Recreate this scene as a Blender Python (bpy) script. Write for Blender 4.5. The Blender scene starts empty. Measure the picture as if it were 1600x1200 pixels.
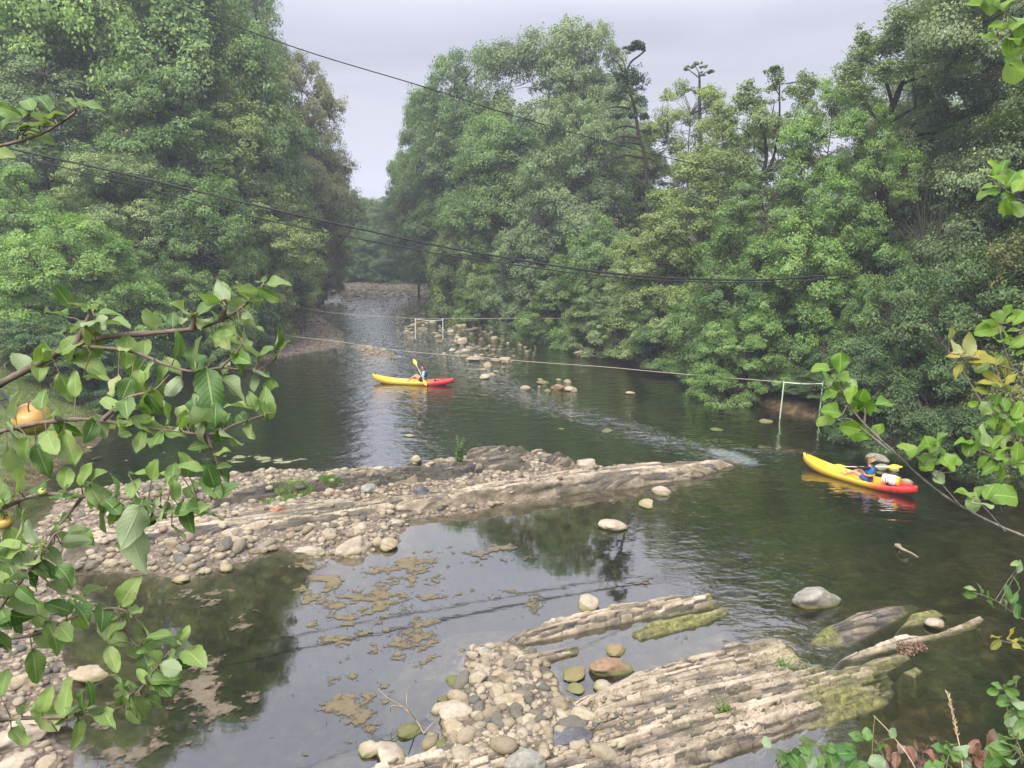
import bpy, math, random
import numpy as np
from mathutils import Vector, Matrix, Euler

# ------------------------------------------------------------------ camera
SC = bpy.context.scene
COL = SC.collection
CAMH = 8.3
PITCH = math.radians(12.0)
FPX = 1170.0
cam_d = bpy.data.cameras.new('camera')
cam = bpy.data.objects.new('camera', cam_d)
COL.objects.link(cam)
cam.location = (0, 0, CAMH)
cam.rotation_euler = (math.radians(90) - PITCH, 0, 0)
cam_d.sensor_width = 36
cam_d.lens = FPX / 1600 * 36
cam_d.clip_start = 0.05
cam_d.clip_end = 3000
SC.camera = cam

# ------------------------------------------------------------------ sky and sun
SUN_EL, SUN_AZ = math.radians(50), math.radians(207)
W_ = bpy.data.worlds.new('World')
SC.world = W_
W_.use_nodes = True
nt = W_.node_tree
nt.nodes.clear()
def N(nt, t, **k):
    n = nt.nodes.new(t)
    for a, b in k.items():
        setattr(n, a, b)
    return n
def L(nt, a, b):
    nt.links.new(a, b)
out = N(nt, 'ShaderNodeOutputWorld')
bg = N(nt, 'ShaderNodeBackground')
bg.inputs['Strength'].default_value = 0.085
sky = N(nt, 'ShaderNodeTexSky', sky_type='NISHITA')
sky.sun_disc = False
sky.sun_elevation = SUN_EL
sky.sun_rotation = SUN_AZ
# the overcast: a closed cloud deck, brighter towards the zenith, lying over the clear sky
tc = N(nt, 'ShaderNodeTexCoord')
sep = N(nt, 'ShaderNodeSeparateXYZ')
L(nt, tc.outputs['Generated'], sep.inputs[0])
mp = N(nt, 'ShaderNodeMapping')
mp.inputs['Scale'].default_value = (1.2, 1.2, 7.0)
L(nt, tc.outputs['Generated'], mp.inputs[0])
nz = N(nt, 'ShaderNodeTexNoise')
nz.inputs['Scale'].default_value = 1.5
nz.inputs['Detail'].default_value = 3
nz.inputs['Distortion'].default_value = 0.4
L(nt, mp.outputs[0], nz.inputs['Vector'])
cr = N(nt, 'ShaderNodeValToRGB')
cr.color_ramp.elements[0].position = 0.40
cr.color_ramp.elements[0].color = (6.1, 6.25, 7.5, 1)
cr.color_ramp.elements[1].position = 0.58
cr.color_ramp.elements[1].color = (7.5, 7.6, 8.7, 1)
L(nt, nz.outputs['Fac'], cr.inputs[0])
el = N(nt, 'ShaderNodeMapRange')
el.inputs['From Min'].default_value = 0.22
el.inputs['From Max'].default_value = 0.9
el.inputs['To Min'].default_value = 0.72
el.inputs['To Max'].default_value = 3.3
L(nt, sep.outputs['Z'], el.inputs['Value'])
mul = N(nt, 'ShaderNodeVectorMath', operation='SCALE')
L(nt, cr.outputs[0], mul.inputs[0])
L(nt, el.outputs[0], mul.inputs['Scale'])
mx = N(nt, 'ShaderNodeMixRGB')
mx.inputs[0].default_value = 0.95
L(nt, sky.outputs[0], mx.inputs[1])
L(nt, mul.outputs[0], mx.inputs[2])
L(nt, mx.outputs[0], bg.inputs['Color'])
L(nt, bg.outputs[0], out.inputs[0])
sd = bpy.data.lights.new('sun', 'SUN')
sd.energy = 3.2
sd.angle = math.radians(28)
sd.color = (1.0, 0.95, 0.84)
sun = bpy.data.objects.new('sun', sd)
COL.objects.link(sun)
sun.rotation_euler = Vector((-math.sin(SUN_AZ) * math.cos(SUN_EL), -math.cos(SUN_AZ) * math.cos(SUN_EL), -math.sin(SUN_EL))).to_track_quat('-Z', 'Y').to_euler()
SC.view_settings.view_transform = 'Standard'
SC.view_settings.look = 'None'
SC.view_settings.gamma = 1
SC.view_settings.exposure = 0.60
SC.cycles.max_bounces = 6
SC.cycles.diffuse_bounces = 3
SC.cycles.glossy_bounces = 3
SC.cycles.transmission_bounces = 4
SC.cycles.transparent_max_bounces = 8
SC.cycles.volume_bounces = 0
SC.cycles.use_denoising = True
SC.cycles.caustics_reflective = False
SC.cycles.caustics_refractive = False

# ------------------------------------------------------------------ helpers
ST, CT = math.sin(PITCH), math.cos(PITCH)
def Wp(px, py, d):
    "point at axis depth d seen at photo pixel"
    u = (px - 800) / FPX; v = (py - 600) / FPX
    return Vector((u * d, d * (CT - v * ST), CAMH - d * (ST + v * CT)))
def G(px, py, z=0.0):
    v = (py - 600) / FPX
    d = (CAMH - z) / (ST + v * CT)
    return Wp(px, py, d)
def G2(px, py, z=0.0):
    p = G(px, py, z); return (p.x, p.y)

def hash2(ix, iy, seed):
    ix = ix.astype(np.int64); iy = iy.astype(np.int64)
    h = (ix * 374761393 + iy * 668265263 + int(seed) * 974634777) & 0xffffffff
    h = ((h ^ (h >> 13)) * 1274126177) & 0xffffffff
    h = (h ^ (h >> 16)) & 0xffffffff
    return h / 4294967295.0
def vnoise(x, y, seed=0):
    x = np.asarray(x, float); y = np.asarray(y, float)
    ix = np.floor(x); iy = np.floor(y)
    fx = x - ix; fy = y - iy
    fx = fx * fx * (3 - 2 * fx); fy = fy * fy * (3 - 2 * fy)
    a = hash2(ix, iy, seed); b = hash2(ix + 1, iy, seed)
    c = hash2(ix, iy + 1, seed); d = hash2(ix + 1, iy + 1, seed)
    return (a + (b - a) * fx) * (1 - fy) + (c + (d - c) * fx) * fy
def fbm(x, y, seed=0, octs=4, gain=0.5):
    s = 0; a = 1; t = 0
    for i in range(octs):
        s = s + a * vnoise(np.asarray(x) * 2 ** i + 17.3 * i, np.asarray(y) * 2 ** i - 9.1 * i, seed + i)
        t += a; a *= gain
    return s / t
def smooth(x, a, b):
    t = np.clip((x - a) / (b - a), 0, 1)
    return t * t * (3 - 2 * t)
def sdf(poly, X, Y):
    "signed distance, positive inside"
    P = np.array(poly); n = len(P)
    d = np.full(np.shape(X), 1e9); ins = np.zeros(np.shape(X), bool)
    for i in range(n):
        ax, ay = P[i]; bx, by = P[(i + 1) % n]
        ex, ey = bx - ax, by - ay
        wx, wy = X - ax, Y - ay
        t = np.clip((wx * ex + wy * ey) / (ex * ex + ey * ey + 1e-12), 0, 1)
        d = np.minimum(d, (wx - ex * t) ** 2 + (wy - ey * t) ** 2)
        c = ((ay > Y) != (by > Y))
        with np.errstate(divide='ignore', invalid='ignore'):
            xi = ax + (Y - ay) * ex / (ey if abs(ey) > 1e-12 else 1e-12)
        ins ^= (c & (X < xi))
    d = np.sqrt(d)
    return np.where(ins, d, -d)
def polydist(line, X, Y):
    P = np.array(line); d = np.full(np.shape(X), 1e9)
    for i in range(len(P) - 1):
        ax, ay = P[i]; bx, by = P[i + 1]
        ex, ey = bx - ax, by - ay
        wx, wy = X - ax, Y - ay
        t = np.clip((wx * ex + wy * ey) / (ex * ex + ey * ey + 1e-12), 0, 1)
        d = np.minimum(d, (wx - ex * t) ** 2 + (wy - ey * t) ** 2)
    return np.sqrt(d)

def mesh_np(name, V, F, smooth_=True, attrs=None, mats=()):
    "V (n,3); F (m,k) int array or list of such arrays"
    me = bpy.data.meshes.new(name)
    V = np.asarray(V, np.float32)
    Fs = [np.asarray(f, np.int32) for f in (F if isinstance(F, list) else [F]) if len(f)]
    me.vertices.add(len(V)); me.vertices.foreach_set('co', V.ravel())
    tot = np.concatenate([np.full(len(f), f.shape[1], np.int32) for f in Fs])
    idx = np.concatenate([f.ravel() for f in Fs])
    st = np.concatenate([[0], np.cumsum(tot)[:-1]]).astype(np.int32)
    me.loops.add(len(idx)); me.loops.foreach_set('vertex_index', idx)
    me.polygons.add(len(tot)); me.polygons.foreach_set('loop_start', st)
    try: me.polygons.foreach_set('loop_total', tot)
    except Exception: pass
    me.update(calc_edges=True)
    if smooth_: me.polygons.foreach_set('use_smooth', np.ones(len(tot), bool))
    for an, (typ, data) in (attrs or {}).items():
        a = me.attributes.new(an, typ, 'POINT')
        a.data.foreach_set('value' if typ == 'FLOAT' else ('color' if typ == 'FLOAT_COLOR' else 'vector'), np.asarray(data, np.float32).ravel())
    for m in mats: me.materials.append(m)
    me.validate()
    return me
def link(name, me, parent=None, loc=None):
    o = bpy.data.objects.new(name, me); COL.objects.link(o)
    if parent is not None: o.parent = parent
    if loc is not None: o.location = loc
    return o
def tag(o, label=None, cat=None, group=None, kind=None):
    if label: o['label'] = label
    if cat: o['category'] = cat
    if group: o['group'] = group
    if kind: o['kind'] = kind
    return o
def empty(name, loc=(0, 0, 0), label=None, cat=None, group=None):
    o = bpy.data.objects.new(name, None); COL.objects.link(o); o.location = loc
    o.empty_display_size = 0.3
    return tag(o, label, cat, group)

class MB:
    def __init__(s): s.V = []; s.F3 = []; s.F4 = []; s.n = 0; s.A = []
    def add(s, V, F, a=0.5):
        V = np.asarray(V, float); F = np.asarray(F, int)
        s.V.append(V); (s.F4 if F.shape[1] == 4 else s.F3).append(F + s.n); s.n += len(V)
        s.A.append(np.full(len(V), a) if np.isscalar(a) else np.asarray(a, float))
    def mesh(s, name, mats=(), smooth_=True, extra=None):
        F = []
        if s.F4: F.append(np.concatenate(s.F4))
        if s.F3: F.append(np.concatenate(s.F3))
        at = {'tone': ('FLOAT', np.concatenate(s.A))}
        if extra: at.update(extra)
        return mesh_np(name, np.concatenate(s.V), F, smooth_, at, mats)
def tube(mb, pts, rad, k=6, a=0.5, cap=True):
    P = np.array([tuple(p) for p in pts], float); n = len(P)
    if n < 2: return
    R = np.full(n, rad) if np.isscalar(rad) else np.asarray(rad, float)
    T = np.gradient(P, axis=0); T /= np.linalg.norm(T, axis=1)[:, None] + 1e-9
    ref = np.array([0, 0, 1.0]) if abs(T[0][2]) < 0.8 else np.array([1.0, 0, 0])
    A = np.cross(T, ref); A /= np.linalg.norm(A, axis=1)[:, None] + 1e-9
    B = np.cross(T, A)
    th = np.arange(k) / k * 2 * math.pi
    V = P[:, None, :] + R[:, None, None] * (np.cos(th)[None, :, None] * A[:, None, :] + np.sin(th)[None, :, None] * B[:, None, :])
    V = V.reshape(-1, 3)
    i = np.arange(n - 1)[:, None] * k; j = np.arange(k)[None, :]; j2 = (j + 1) % k
    F = np.stack([i + j, i + j2, i + k + j2, i + k + j], -1).reshape(-1, 4)
    mb.add(V, F, a)
    if cap:
        V2 = np.array([P[0], P[-1]])
        base = mb.n
        # caps as fans
        ring0 = V[:k]; ring1 = V[-k:]
        mb.add(np.vstack([ring0, P[0:1]]), [[(q + 1) % k, q, k] for q in range(k)], a)
        mb.add(np.vstack([ring1, P[-1:]]), [[q, (q + 1) % k, k] for q in range(k)], a)
def crspline(pts, m=6):
    "catmull-rom through points"
    P = [Vector(p) for p in pts]
    if len(P) < 3: return P
    Q = [P[0] * 2 - P[1]] + P + [P[-1] * 2 - P[-2]]
    o = []
    for i in range(1, len(Q) - 2):
        a, b, c, d = Q[i - 1], Q[i], Q[i + 1], Q[i + 2]
        for s in range(m):
            t = s / m
            o.append(0.5 * ((2 * b) + (c - a) * t + (2 * a - 5 * b + 4 * c - d) * t * t + (3 * b - a - 3 * c + d) * t ** 3))
    o.append(P[-1])
    return o

# ------------------------------------------------------------------ materials
def newmat(name):
    m = bpy.data.materials.new(name); m.use_nodes = True
    nt = m.node_tree; nt.nodes.clear()
    o = N(nt, 'ShaderNodeOutputMaterial')
    return m, nt, o
def noise(nt, vec, scale, detail=4, rough=0.55, dist=0):
    n = N(nt, 'ShaderNodeTexNoise')
    n.inputs['Scale'].default_value = scale; n.inputs['Detail'].default_value = detail
    n.inputs['Roughness'].default_value = rough; n.inputs['Distortion'].default_value = dist
    if vec is not None: L(nt, vec, n.inputs['Vector'])
    return n.outputs['Fac']
def ramp(nt, fac, stops):
    r = N(nt, 'ShaderNodeValToRGB')
    e = r.color_ramp.elements
    while len(e) < len(stops): e.new(0.5)
    for i, (p, c) in enumerate(stops):
        e[i].position = p; e[i].color = (c[0], c[1], c[2], 1) if not np.isscalar(c) else (c, c, c, 1)
    L(nt, fac, r.inputs[0]); return r.outputs[0]
def mixc(nt, fac, a, b, mode='MIX'):
    m = N(nt, 'ShaderNodeMixRGB', blend_type=mode)
    for s, v in ((0, fac), (1, a), (2, b)):
        if hasattr(v, 'node'): L(nt, v, m.inputs[s])
        elif np.isscalar(v): m.inputs[s].default_value = v if s == 0 else (v, v, v, 1)
        else: m.inputs[s].default_value = (v[0], v[1], v[2], 1)
    return m.outputs[0]
def math_(nt, op, a, b=0.0, clamp=False):
    m = N(nt, 'ShaderNodeMath', operation=op); m.use_clamp = clamp
    for s, v in ((0, a), (1, b)):
        if hasattr(v, 'node'): L(nt, v, m.inputs[s])
        else: m.inputs[s].default_value = v
    return m.outputs[0]
def maprange(nt, v, a, b, c=0.0, d=1.0):
    m = N(nt, 'ShaderNodeMapRange')
    L(nt, v, m.inputs['Value'])
    for k, x in (('From Min', a), ('From Max', b), ('To Min', c), ('To Max', d)): m.inputs[k].default_value = x
    return m.outputs[0]
def attr(nt, name, out='Fac'):
    a = N(nt, 'ShaderNodeAttribute', attribute_name=name); return a.outputs[out]
def princ(nt, o, col, rough=0.8, bump=None, bstr=0.5, bdist=0.02, spec=0.3, **k):
    p = N(nt, 'ShaderNodeBsdfPrincipled')
    if hasattr(col, 'node'): L(nt, col, p.inputs['Base Color'])
    else: p.inputs['Base Color'].default_value = (*col, 1)
    if hasattr(rough, 'node'): L(nt, rough, p.inputs['Roughness'])
    else: p.inputs['Roughness'].default_value = rough
    p.inputs['Specular IOR Level'].default_value = spec
    if bump is not None:
        b = N(nt, 'ShaderNodeBump'); b.inputs['Strength'].default_value = bstr; b.inputs['Distance'].default_value = bdist
        L(nt, bump, b.inputs['Height']); L(nt, b.outputs[0], p.inputs['Normal'])
    for a, v in k.items(): p.inputs[a].default_value = v
    if o is not None: L(nt, p.outputs[0], o.inputs['Surface'])
    return p
def simple(name, col, rough=0.6, nscale=8.0, var=0.15, spec=0.3, bd=0.002):
    m, nt, o = newmat(name)
    g = N(nt, 'ShaderNodeTexCoord').outputs['Object']
    f = noise(nt, g, nscale)
    c = ramp(nt, f, [(0.3, tuple(x * (1 - var) for x in col)), (0.7, tuple(min(1, x * (1 + var)) for x in col))])
    princ(nt, o, c, rough, f, 0.4, bd, spec)
    return m
def worldpos(nt):
    return N(nt, 'ShaderNodeNewGeometry').outputs['Position']

def leafmat(name, stops, trans=0.3, yellow=None, gloss=0.25, under=None):
    "foliage: colour from the per-leaf tone attribute, a little gloss and translucency"
    m, nt, o = newmat(name)
    t = attr(nt, 'tone')
    c = ramp(nt, t, stops)
    oi = N(nt, 'ShaderNodeObjectInfo').outputs['Random']
    c = mixc(nt, 1.0, c, ramp(nt, oi, [(0, (0.82, 0.86, 0.85)), (0.5, (1, 1, 1)), (1, (1.14, 1.1, 0.98))]), 'MULTIPLY')
    p = princ(nt, None, c, 0.5, spec=gloss)
    tr = N(nt, 'ShaderNodeBsdfTranslucent')
    L(nt, mixc(nt, 1.0, c, (1.2, 1.35, 0.6), 'MULTIPLY'), tr.inputs['Color'])
    ms = N(nt, 'ShaderNodeMixShader'); ms.inputs[0].default_value = trans
    L(nt, p.outputs[0], ms.inputs[1]); L(nt, tr.outputs[0], ms.inputs[2]); L(nt, ms.outputs[0], o.inputs['Surface'])
    return m
# ------------------------------------------------------------------ terrain
YL = [-60, 2, 8, 12, 15, 18, 22, 28, 34, 38, 42, 48, 55, 66, 85, 112, 135, 170, 260]
XL = [-9, -9, -8.8, -9.2, -10.2, -12.6, -14.8, -16.2, -18.0, -18.2, -17.6, -17.2, -18.5, -20.5, -24, -29.5, -42, -80, -220]
YR = [-60, 2, 8, 14, 20, 24, 27, 30, 33, 40, 52, 66, 87, 112, 130, 160, 260]
XR = [16, 16, 16, 16.5, 17, 18, 18.2, 15.5, 12.6, 9.6, 6.0, 0.0, -7.5, -15, -26, -60, -190]
GRAVEL = [   # (polygon in photo pixels projected on the water plane, height, shore width, lumps)
    ([(60, 830), (100, 770), (250, 752), (340, 745), (430, 737), (520, 738), (650, 730), (720, 716), (800, 712), (870, 716), (880, 735), (1000, 745), (900, 768), (720, 800), (640, 812), (622, 845), (560, 872), (470, 868), (445, 848), (380, 876), (300, 902), (170, 888), (110, 880), (20, 900), (-120, 960), (-260, 900)], 0.24, 0.9, 0.10),
    ([(690, 1190), (700, 1120), (720, 1060), (735, 1015), (790, 1005), (850, 1030), (880, 1090), (960, 1110), (1000, 1160), (1000, 1330), (560, 1330), (600, 1200)], 0.10, 0.5, 0.06),
    ([(-200, 1000), (0, 900), (90, 905), (150, 950), (70, 1000), (120, 1060), (40, 1110), (110, 1180), (60, 1300), (-300, 1300)], 0.16, 0.6, 0.08),
    ([(400, 565), (330, 560), (340, 520), (400, 505), (470, 505), (530, 520), (535, 540), (470, 552)], 0.10, 1.6, 0.05),
    ([(395, 505), (430, 470), (470, 440), (505, 432), (528, 440), (520, 456), (500, 478), (505, 500), (535, 522), (470, 525)], 0.14, 1.6, 0.10),
    ([(500, 452), (505, 437), (560, 433), (660, 434), (715, 450), (730, 470), (690, 472), (640, 464), (590, 466), (545, 470)], 0.40, 4.0, 0.12),
    ([(548, 540), (575, 538), (600, 548), (625, 556), (590, 560), (560, 549)], 0.04, 0.7, 0.05),
]
GP = [[G2(*p) for p in g[0]] for g in GRAVEL]
STRIKE = math.radians(22.5)
CS, SS = math.cos(STRIKE), math.sin(STRIKE)
SHELF = [([G2(*p) for p in [(560, 1225), (700, 1040), (800, 1000), (1140, 930), (1160, 985), (1300, 950), (1440, 935), (1560, 955), (1470, 1060), (1400, 1110), (1250, 1165), (1000, 1280)]], -0.24),
         ([G2(*p) for p in [(1190, 722), (1100, 718), (880, 740), (600, 780), (600, 815), (900, 780), (1110, 752)]], -0.22)]
def terrain(X, Y, detail=True):
    xl = np.interp(Y, YL, XL) + 1.2 * (vnoise(Y * 0.25, Y * 0, 5) - 0.5)
    xr = np.interp(Y, YR, XR) + 1.2 * (vnoise(Y * 0.22, Y * 0 + 4, 6) - 0.5)
    sl = X - xl; sr = xr - X
    s = np.minimum(sl, sr)
    depth = 0.45 + 0.30 * smooth(s, 0.5, 6) + 0.35 * (fbm(X * 0.12, Y * 0.12, 3, 3) - 0.4)
    deep = np.exp(-(((X + 11) / 5.5) ** 2 + ((Y - 29) / 6.5) ** 2))
    depth = depth + 1.6 * deep + 0.7 * np.exp(-(((X + 2) / 6) ** 2 + ((Y - 15) / 4) ** 2)) + 0.5 * np.exp(-(((X - 3) / 4) ** 2 + ((Y - 30) / 3) ** 2))
    depth = depth + 0.5 * np.exp(-(((X - 11) / 4) ** 2 + ((Y - 12) / 3) ** 2))
    shallow = smooth(Y, 36, 46) * 0.38
    depth = np.maximum(depth - shallow, 0.14)
    h = -depth * smooth(s, -0.4, 2.2)
    for P, z0_ in SHELF:
        ds = sdf(P, X, Y) + 0.5 * (fbm(X * 1.3, Y * 1.3, 91, 3) - 0.5)
        sh = z0_ - 0.42 * np.clip(-ds, 0, 9) + 0.10 * (fbm(X * 2.5, Y * 2.5, 92, 3) - 0.5)
        h = np.where(ds > -2.5, np.maximum(h, sh), h)
    # banks
    zl = -sl; zr = -sr
    bl = np.where(zl > 0, 0.15 * np.minimum(zl, 1.0) + 0.42 * np.clip(zl - 0.6, 0, 6.5) + 0.06 * np.clip(zl - 7.1, 0, 300), 0)
    br = np.where(zr > 0, 0.42 * np.clip(zr, 0, 6) + 0.05 * np.clip(zr - 6, 0, 300), 0)
    bank = np.maximum(bl, br)
    h = h + bank + np.where(bank > 0, 0.35 * (fbm(X * 0.35, Y * 0.35, 9, 3) - 0.5) * smooth(bank, 0, 1), 0)
    # beyond the bend
    h = np.where(Y > 150, np.maximum(h, smooth(Y, 150, 175) * 3), h)
    # near embankment under the viewpoint
    emb = 6.7 * (1 - smooth(Y - 0.15 * np.sin(X * 1.3), 1.3, 7.2))
    emb = emb + np.where(emb > 0.3, 0.25 * (fbm(X * 0.8, Y * 0.8, 21, 3) - 0.5), 0)
    h = np.maximum(h, np.where(emb > 0.02, emb, -9))
    for g, P in zip(GRAVEL, GP):
        d = sdf(P, X, Y) + 0.35 * (fbm(X * 1.1, Y * 1.1, 31, 3) - 0.5) * min(1, g[2])
        m = g[1] * smooth(d, -g[2] * 0.25, g[2]) + np.where(d > -0.5, g[3] * (fbm(X * 2.3, Y * 2.3, 33, 3) - 0.5), 0)
        m = m - 0.28 * smooth(-d, 0.0, g[2] * 1.2) - 1.2 * smooth(-d, 0.8, 3)
        h = np.maximum(h, m)
    if detail:
        # submerged slanting strata on the bed
        u = X * CS + Y * SS; w = -X * SS + Y * CS + 0.25 * (fbm(u0(X, Y) * 0.35, X * 0, 41, 3) - 0.5)
        lay = vnoise(w * 2.6, u * 0.22, 43) - 0.5 + 0.5 * (vnoise(w * 7, u * 0.5, 44) - 0.5)
        rocky = smooth(X, -2, 5) * smooth(26 - Y, -2, 4) * np.where(h < -0.08, 1, 0)
        h = h + rocky * 0.30 * lay + np.where(h < -0.05, 0.06 * (fbm(X * 1.5, Y * 1.5, 47, 3) - 0.5), 0)
    return h
def u0(X, Y): return X * CS + Y * SS
def axis(segs):
    o = []
    for a, b, st in segs: o += list(np.arange(a, b, st))
    o.append(segs[-1][1]); return np.array(o)
ax = axis([(-500, -200, 60), (-200, -60, 12), (-60, -30, 2), (-30, -14, 0.35), (-14, 14, 0.09), (14, 24, 0.3), (24, 60, 2), (60, 200, 12), (200, 500, 60)])
ay = axis([(-300, -40, 40), (-40, 0, 5), (0, 8, 0.25), (8, 27, 0.09), (27, 60, 0.33), (60, 130, 0.8), (130, 200, 5), (200, 600, 50)])
XX, YY = np.meshgrid(ax, ay)
ZZ = terrain(XX, YY)
nx, ny = len(ax), len(ay)
V = np.stack([XX.ravel(), YY.ravel(), ZZ.ravel()], 1)
i = (np.arange(ny - 1)[:, None] * nx + np.arange(nx - 1)[None, :]).ravel()
F = np.stack([i, i + 1, i + nx + 1, i + nx], 1)
gm = np.zeros_like(XX)
for g, P in zip(GRAVEL, GP): gm = np.maximum(gm, smooth(sdf(P, XX, YY), -0.9, 0.1))
m, nt, o = newmat('ground_mat')
wp = worldpos(nt); sz = N(nt, 'ShaderNodeSeparateXYZ'); L(nt, wp, sz.inputs[0])
n1 = noise(nt, wp, 0.35, 5); n2 = noise(nt, wp, 3.5, 5, 0.6); n3 = noise(nt, wp, 22, 3, 0.6)
mud = ramp(nt, n2, [(0.3, (0.030, 0.022, 0.010)), (0.52, (0.075, 0.052, 0.024)), (0.72, (0.19, 0.135, 0.07))])
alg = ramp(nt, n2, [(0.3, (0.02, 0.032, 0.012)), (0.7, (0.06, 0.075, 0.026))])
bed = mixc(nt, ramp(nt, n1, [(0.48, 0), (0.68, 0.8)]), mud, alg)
vor = N(nt, 'ShaderNodeTexVoronoi'); vor.inputs['Scale'].default_value = 9; L(nt, wp, vor.inputs['Vector'])
peb = ramp(nt, vor.outputs['Color'], [(0.15, (0.12, 0.095, 0.07)), (0.5, (0.22, 0.17, 0.125)), (0.85, (0.34, 0.27, 0.20))])
peb = mixc(nt, ramp(nt, vor.outputs['Distance'], [(0.3, 0), (0.65, 0.85)]), peb, (0.10, 0.08, 0.06))
bed = mixc(nt, maprange(nt, sz.outputs[2], -1.5, -2.3), bed, (0.07, 0.20, 0.06))  # green light scattered in the deep water, put into the bed colour by depth
bed = mixc(nt, math_(nt, 'MULTIPLY', attr(nt, 'gravel'), maprange(nt, sz.outputs[2], -0.12, 0.03)), bed, peb)
sd2 = N(nt, 'ShaderNodeSeparateXYZ'); L(nt, wp, sd2.inputs[0])
grass = ramp(nt, n2, [(0.3, (0.05, 0.085, 0.02)), (0.55, (0.10, 0.13, 0.035)), (0.75, (0.22, 0.19, 0.08))])
soil = ramp(nt, n3, [(0.3, (0.012, 0.012, 0.007)), (0.7, (0.04, 0.034, 0.020))])
land = mixc(nt, maprange(nt, sz.outputs[0], -13, -10), grass, soil)
c = mixc(nt, maprange(nt, sz.outputs[2], 0.18, 0.5), bed, mixc(nt, attr(nt, 'gravel'), land, peb))
hb = mixc(nt, 0.5, n2, n3)
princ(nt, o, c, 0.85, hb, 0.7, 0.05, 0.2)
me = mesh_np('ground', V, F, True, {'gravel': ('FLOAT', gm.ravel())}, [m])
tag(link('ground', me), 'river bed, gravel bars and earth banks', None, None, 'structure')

# ------------------------------------------------------------------ water
def water_attrs(X, Y):
    rip = 0.42 + 0.6 * smooth(Y, 30, 46)                       # upstream: lively
    lee = polydist([G2(1160, 728), G2(900, 755), G2(640, 800), G2(500, 830)], X, Y)
    yb = np.interp(X, [-15, -8, -3, 2, 7.8, 14, 20], [17.5, 19.0, 21.3, 23.2, 25.0, 24.5, 24.0])      # along the rock rib: quiet pool below it
    quiet = 0.010 + 0.36 * smooth(X, 2.6, 6.5) * smooth(Y + 0.2 * X, 10, 16)
    rip = quiet + (rip - quiet) * smooth(Y - yb, -0.5, 0.8)
    rip = rip * (1 - 0.55 * np.exp(-(((X + 12) / 5) ** 2 + ((Y - 27) / 5) ** 2)))
    # the riffle running from the stones to the rib's tip
    r1 = polydist([G2(700, 520), G2(740, 570), G2(860, 632), G2(960, 660), G2(1060, 688), G2(1160, 716)], X, Y)
    r2 = polydist([G2(1160, 700), G2(1215, 706), G2(1262, 708)], X, Y)
    r3 = polydist([G2(1130, 708), G2(1168, 722)], X, Y)
    rough = np.exp(-(r1 / 1.25) ** 2) + 0.8 * np.exp(-(r2 / 0.5) ** 2)
    up = smooth(Y, 42, 50) * (1 - smooth(Y, 90, 120))
    rip = rip + 1.35 * rough + 0.5 * up
    foam = 0.34 * np.exp(-(r1 / 0.8) ** 2) * smooth(X, 0, 6) + 0.50 * np.exp(-(r3 / 0.42) ** 2) + 0.36 * np.exp(-(r2 / 0.28) ** 2) + 0.08 * up
    return rip, np.minimum(foam, 0.50)
ax = axis([(-260, -40, 20), (-40, -20, 1.0), (-20, 19, 0.12), (19, 40, 3)])
ay = axis([(-30, 4, 4), (4, 46, 0.12), (46, 130, 0.6), (130, 260, 10)])
XX, YY = np.meshgrid(ax, ay); nx, ny = len(ax), len(ay)
rip, foam = water_attrs(XX, YY)
ZZ = 0.035 * rip * (fbm(XX * 1.6, YY * 1.1, 61, 3) - 0.5) * smooth(YY, 5, 9) * (YY < 128)
ZZ = ZZ + 0.09 * np.minimum(1, foam) * (fbm(XX * 2.2, YY * 3.2, 66, 3) - 0.42) * (foam > 0.15)
V = np.stack([XX.ravel(), YY.ravel(), ZZ.ravel()], 1)
i = (np.arange(ny - 1)[:, None] * nx + np.arange(nx - 1)[None, :]).ravel()
F = np.stack([i, i + 1, i + nx + 1, i + nx], 1)
n0 = len(V)
# close it below so that the water has a body
bx0, bx1, by0, by1 = ax[0], ax[-1], ay[0], ay[-1]
def ring():
    top = list(range(0, nx)) + [r * nx + nx - 1 for r in range(1, ny)] + [(ny - 1) * nx + q for q in range(nx - 2, -1, -1)] + [r * nx for r in range(ny - 2, 0, -1)]
    return np.array(top)
R = ring()
Vb = V[R].copy(); Vb[:, 2] = -4.0
F2 = np.array([[R[(q + 1) % len(R)], R[q], n0 + q, n0 + (q + 1) % len(R)] for q in range(len(R))])
V = np.vstack([V, Vb])
Fb = np.arange(n0, n0 + len(R))[::-1][None, :]
m, nt, o = newmat('water_mat')
wp = worldpos(nt)
ra = attr(nt, 'rip')
mp = N(nt, 'ShaderNodeMapping'); mp.inputs['Rotation'].default_value = (0, 0, math.radians(-20)); mp.inputs['Scale'].default_value = (0.55, 1.0, 1.0)
L(nt, wp, mp.inputs[0])
w1 = noise(nt, mp.outputs[0], 1.9, 2, 0.5, 0.3); w2 = noise(nt, mp.outputs[0], 7.0, 2, 0.5, 0.4)
hh = math_(nt, 'MULTIPLY', math_(nt, 'ADD', w1, math_(nt, 'MULTIPLY', w2, 0.38)), ra)
bmp = N(nt, 'ShaderNodeBump'); bmp.inputs['Strength'].default_value = 1.0; bmp.inputs['Distance'].default_value = 0.085
L(nt, hh, bmp.inputs['Height'])
fr = N(nt, 'ShaderNodeFresnel'); fr.inputs['IOR'].default_value = 1.33; L(nt, bmp.outputs[0], fr.inputs['Normal'])
fac = math_(nt, 'ADD', math_(nt, 'MULTIPLY', fr.outputs[0], 2.1), 0.08, True)
gl = N(nt, 'ShaderNodeBsdfGlossy'); gl.inputs['Roughness'].default_value = 0.03; gl.inputs['Color'].default_value = (1, 1, 1, 1)
L(nt, bmp.outputs[0], gl.inputs['Normal'])
tr = N(nt, 'ShaderNodeBsdfTransparent'); tr.inputs['Color'].default_value = (0.92, 0.95, 0.88, 1)
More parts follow.
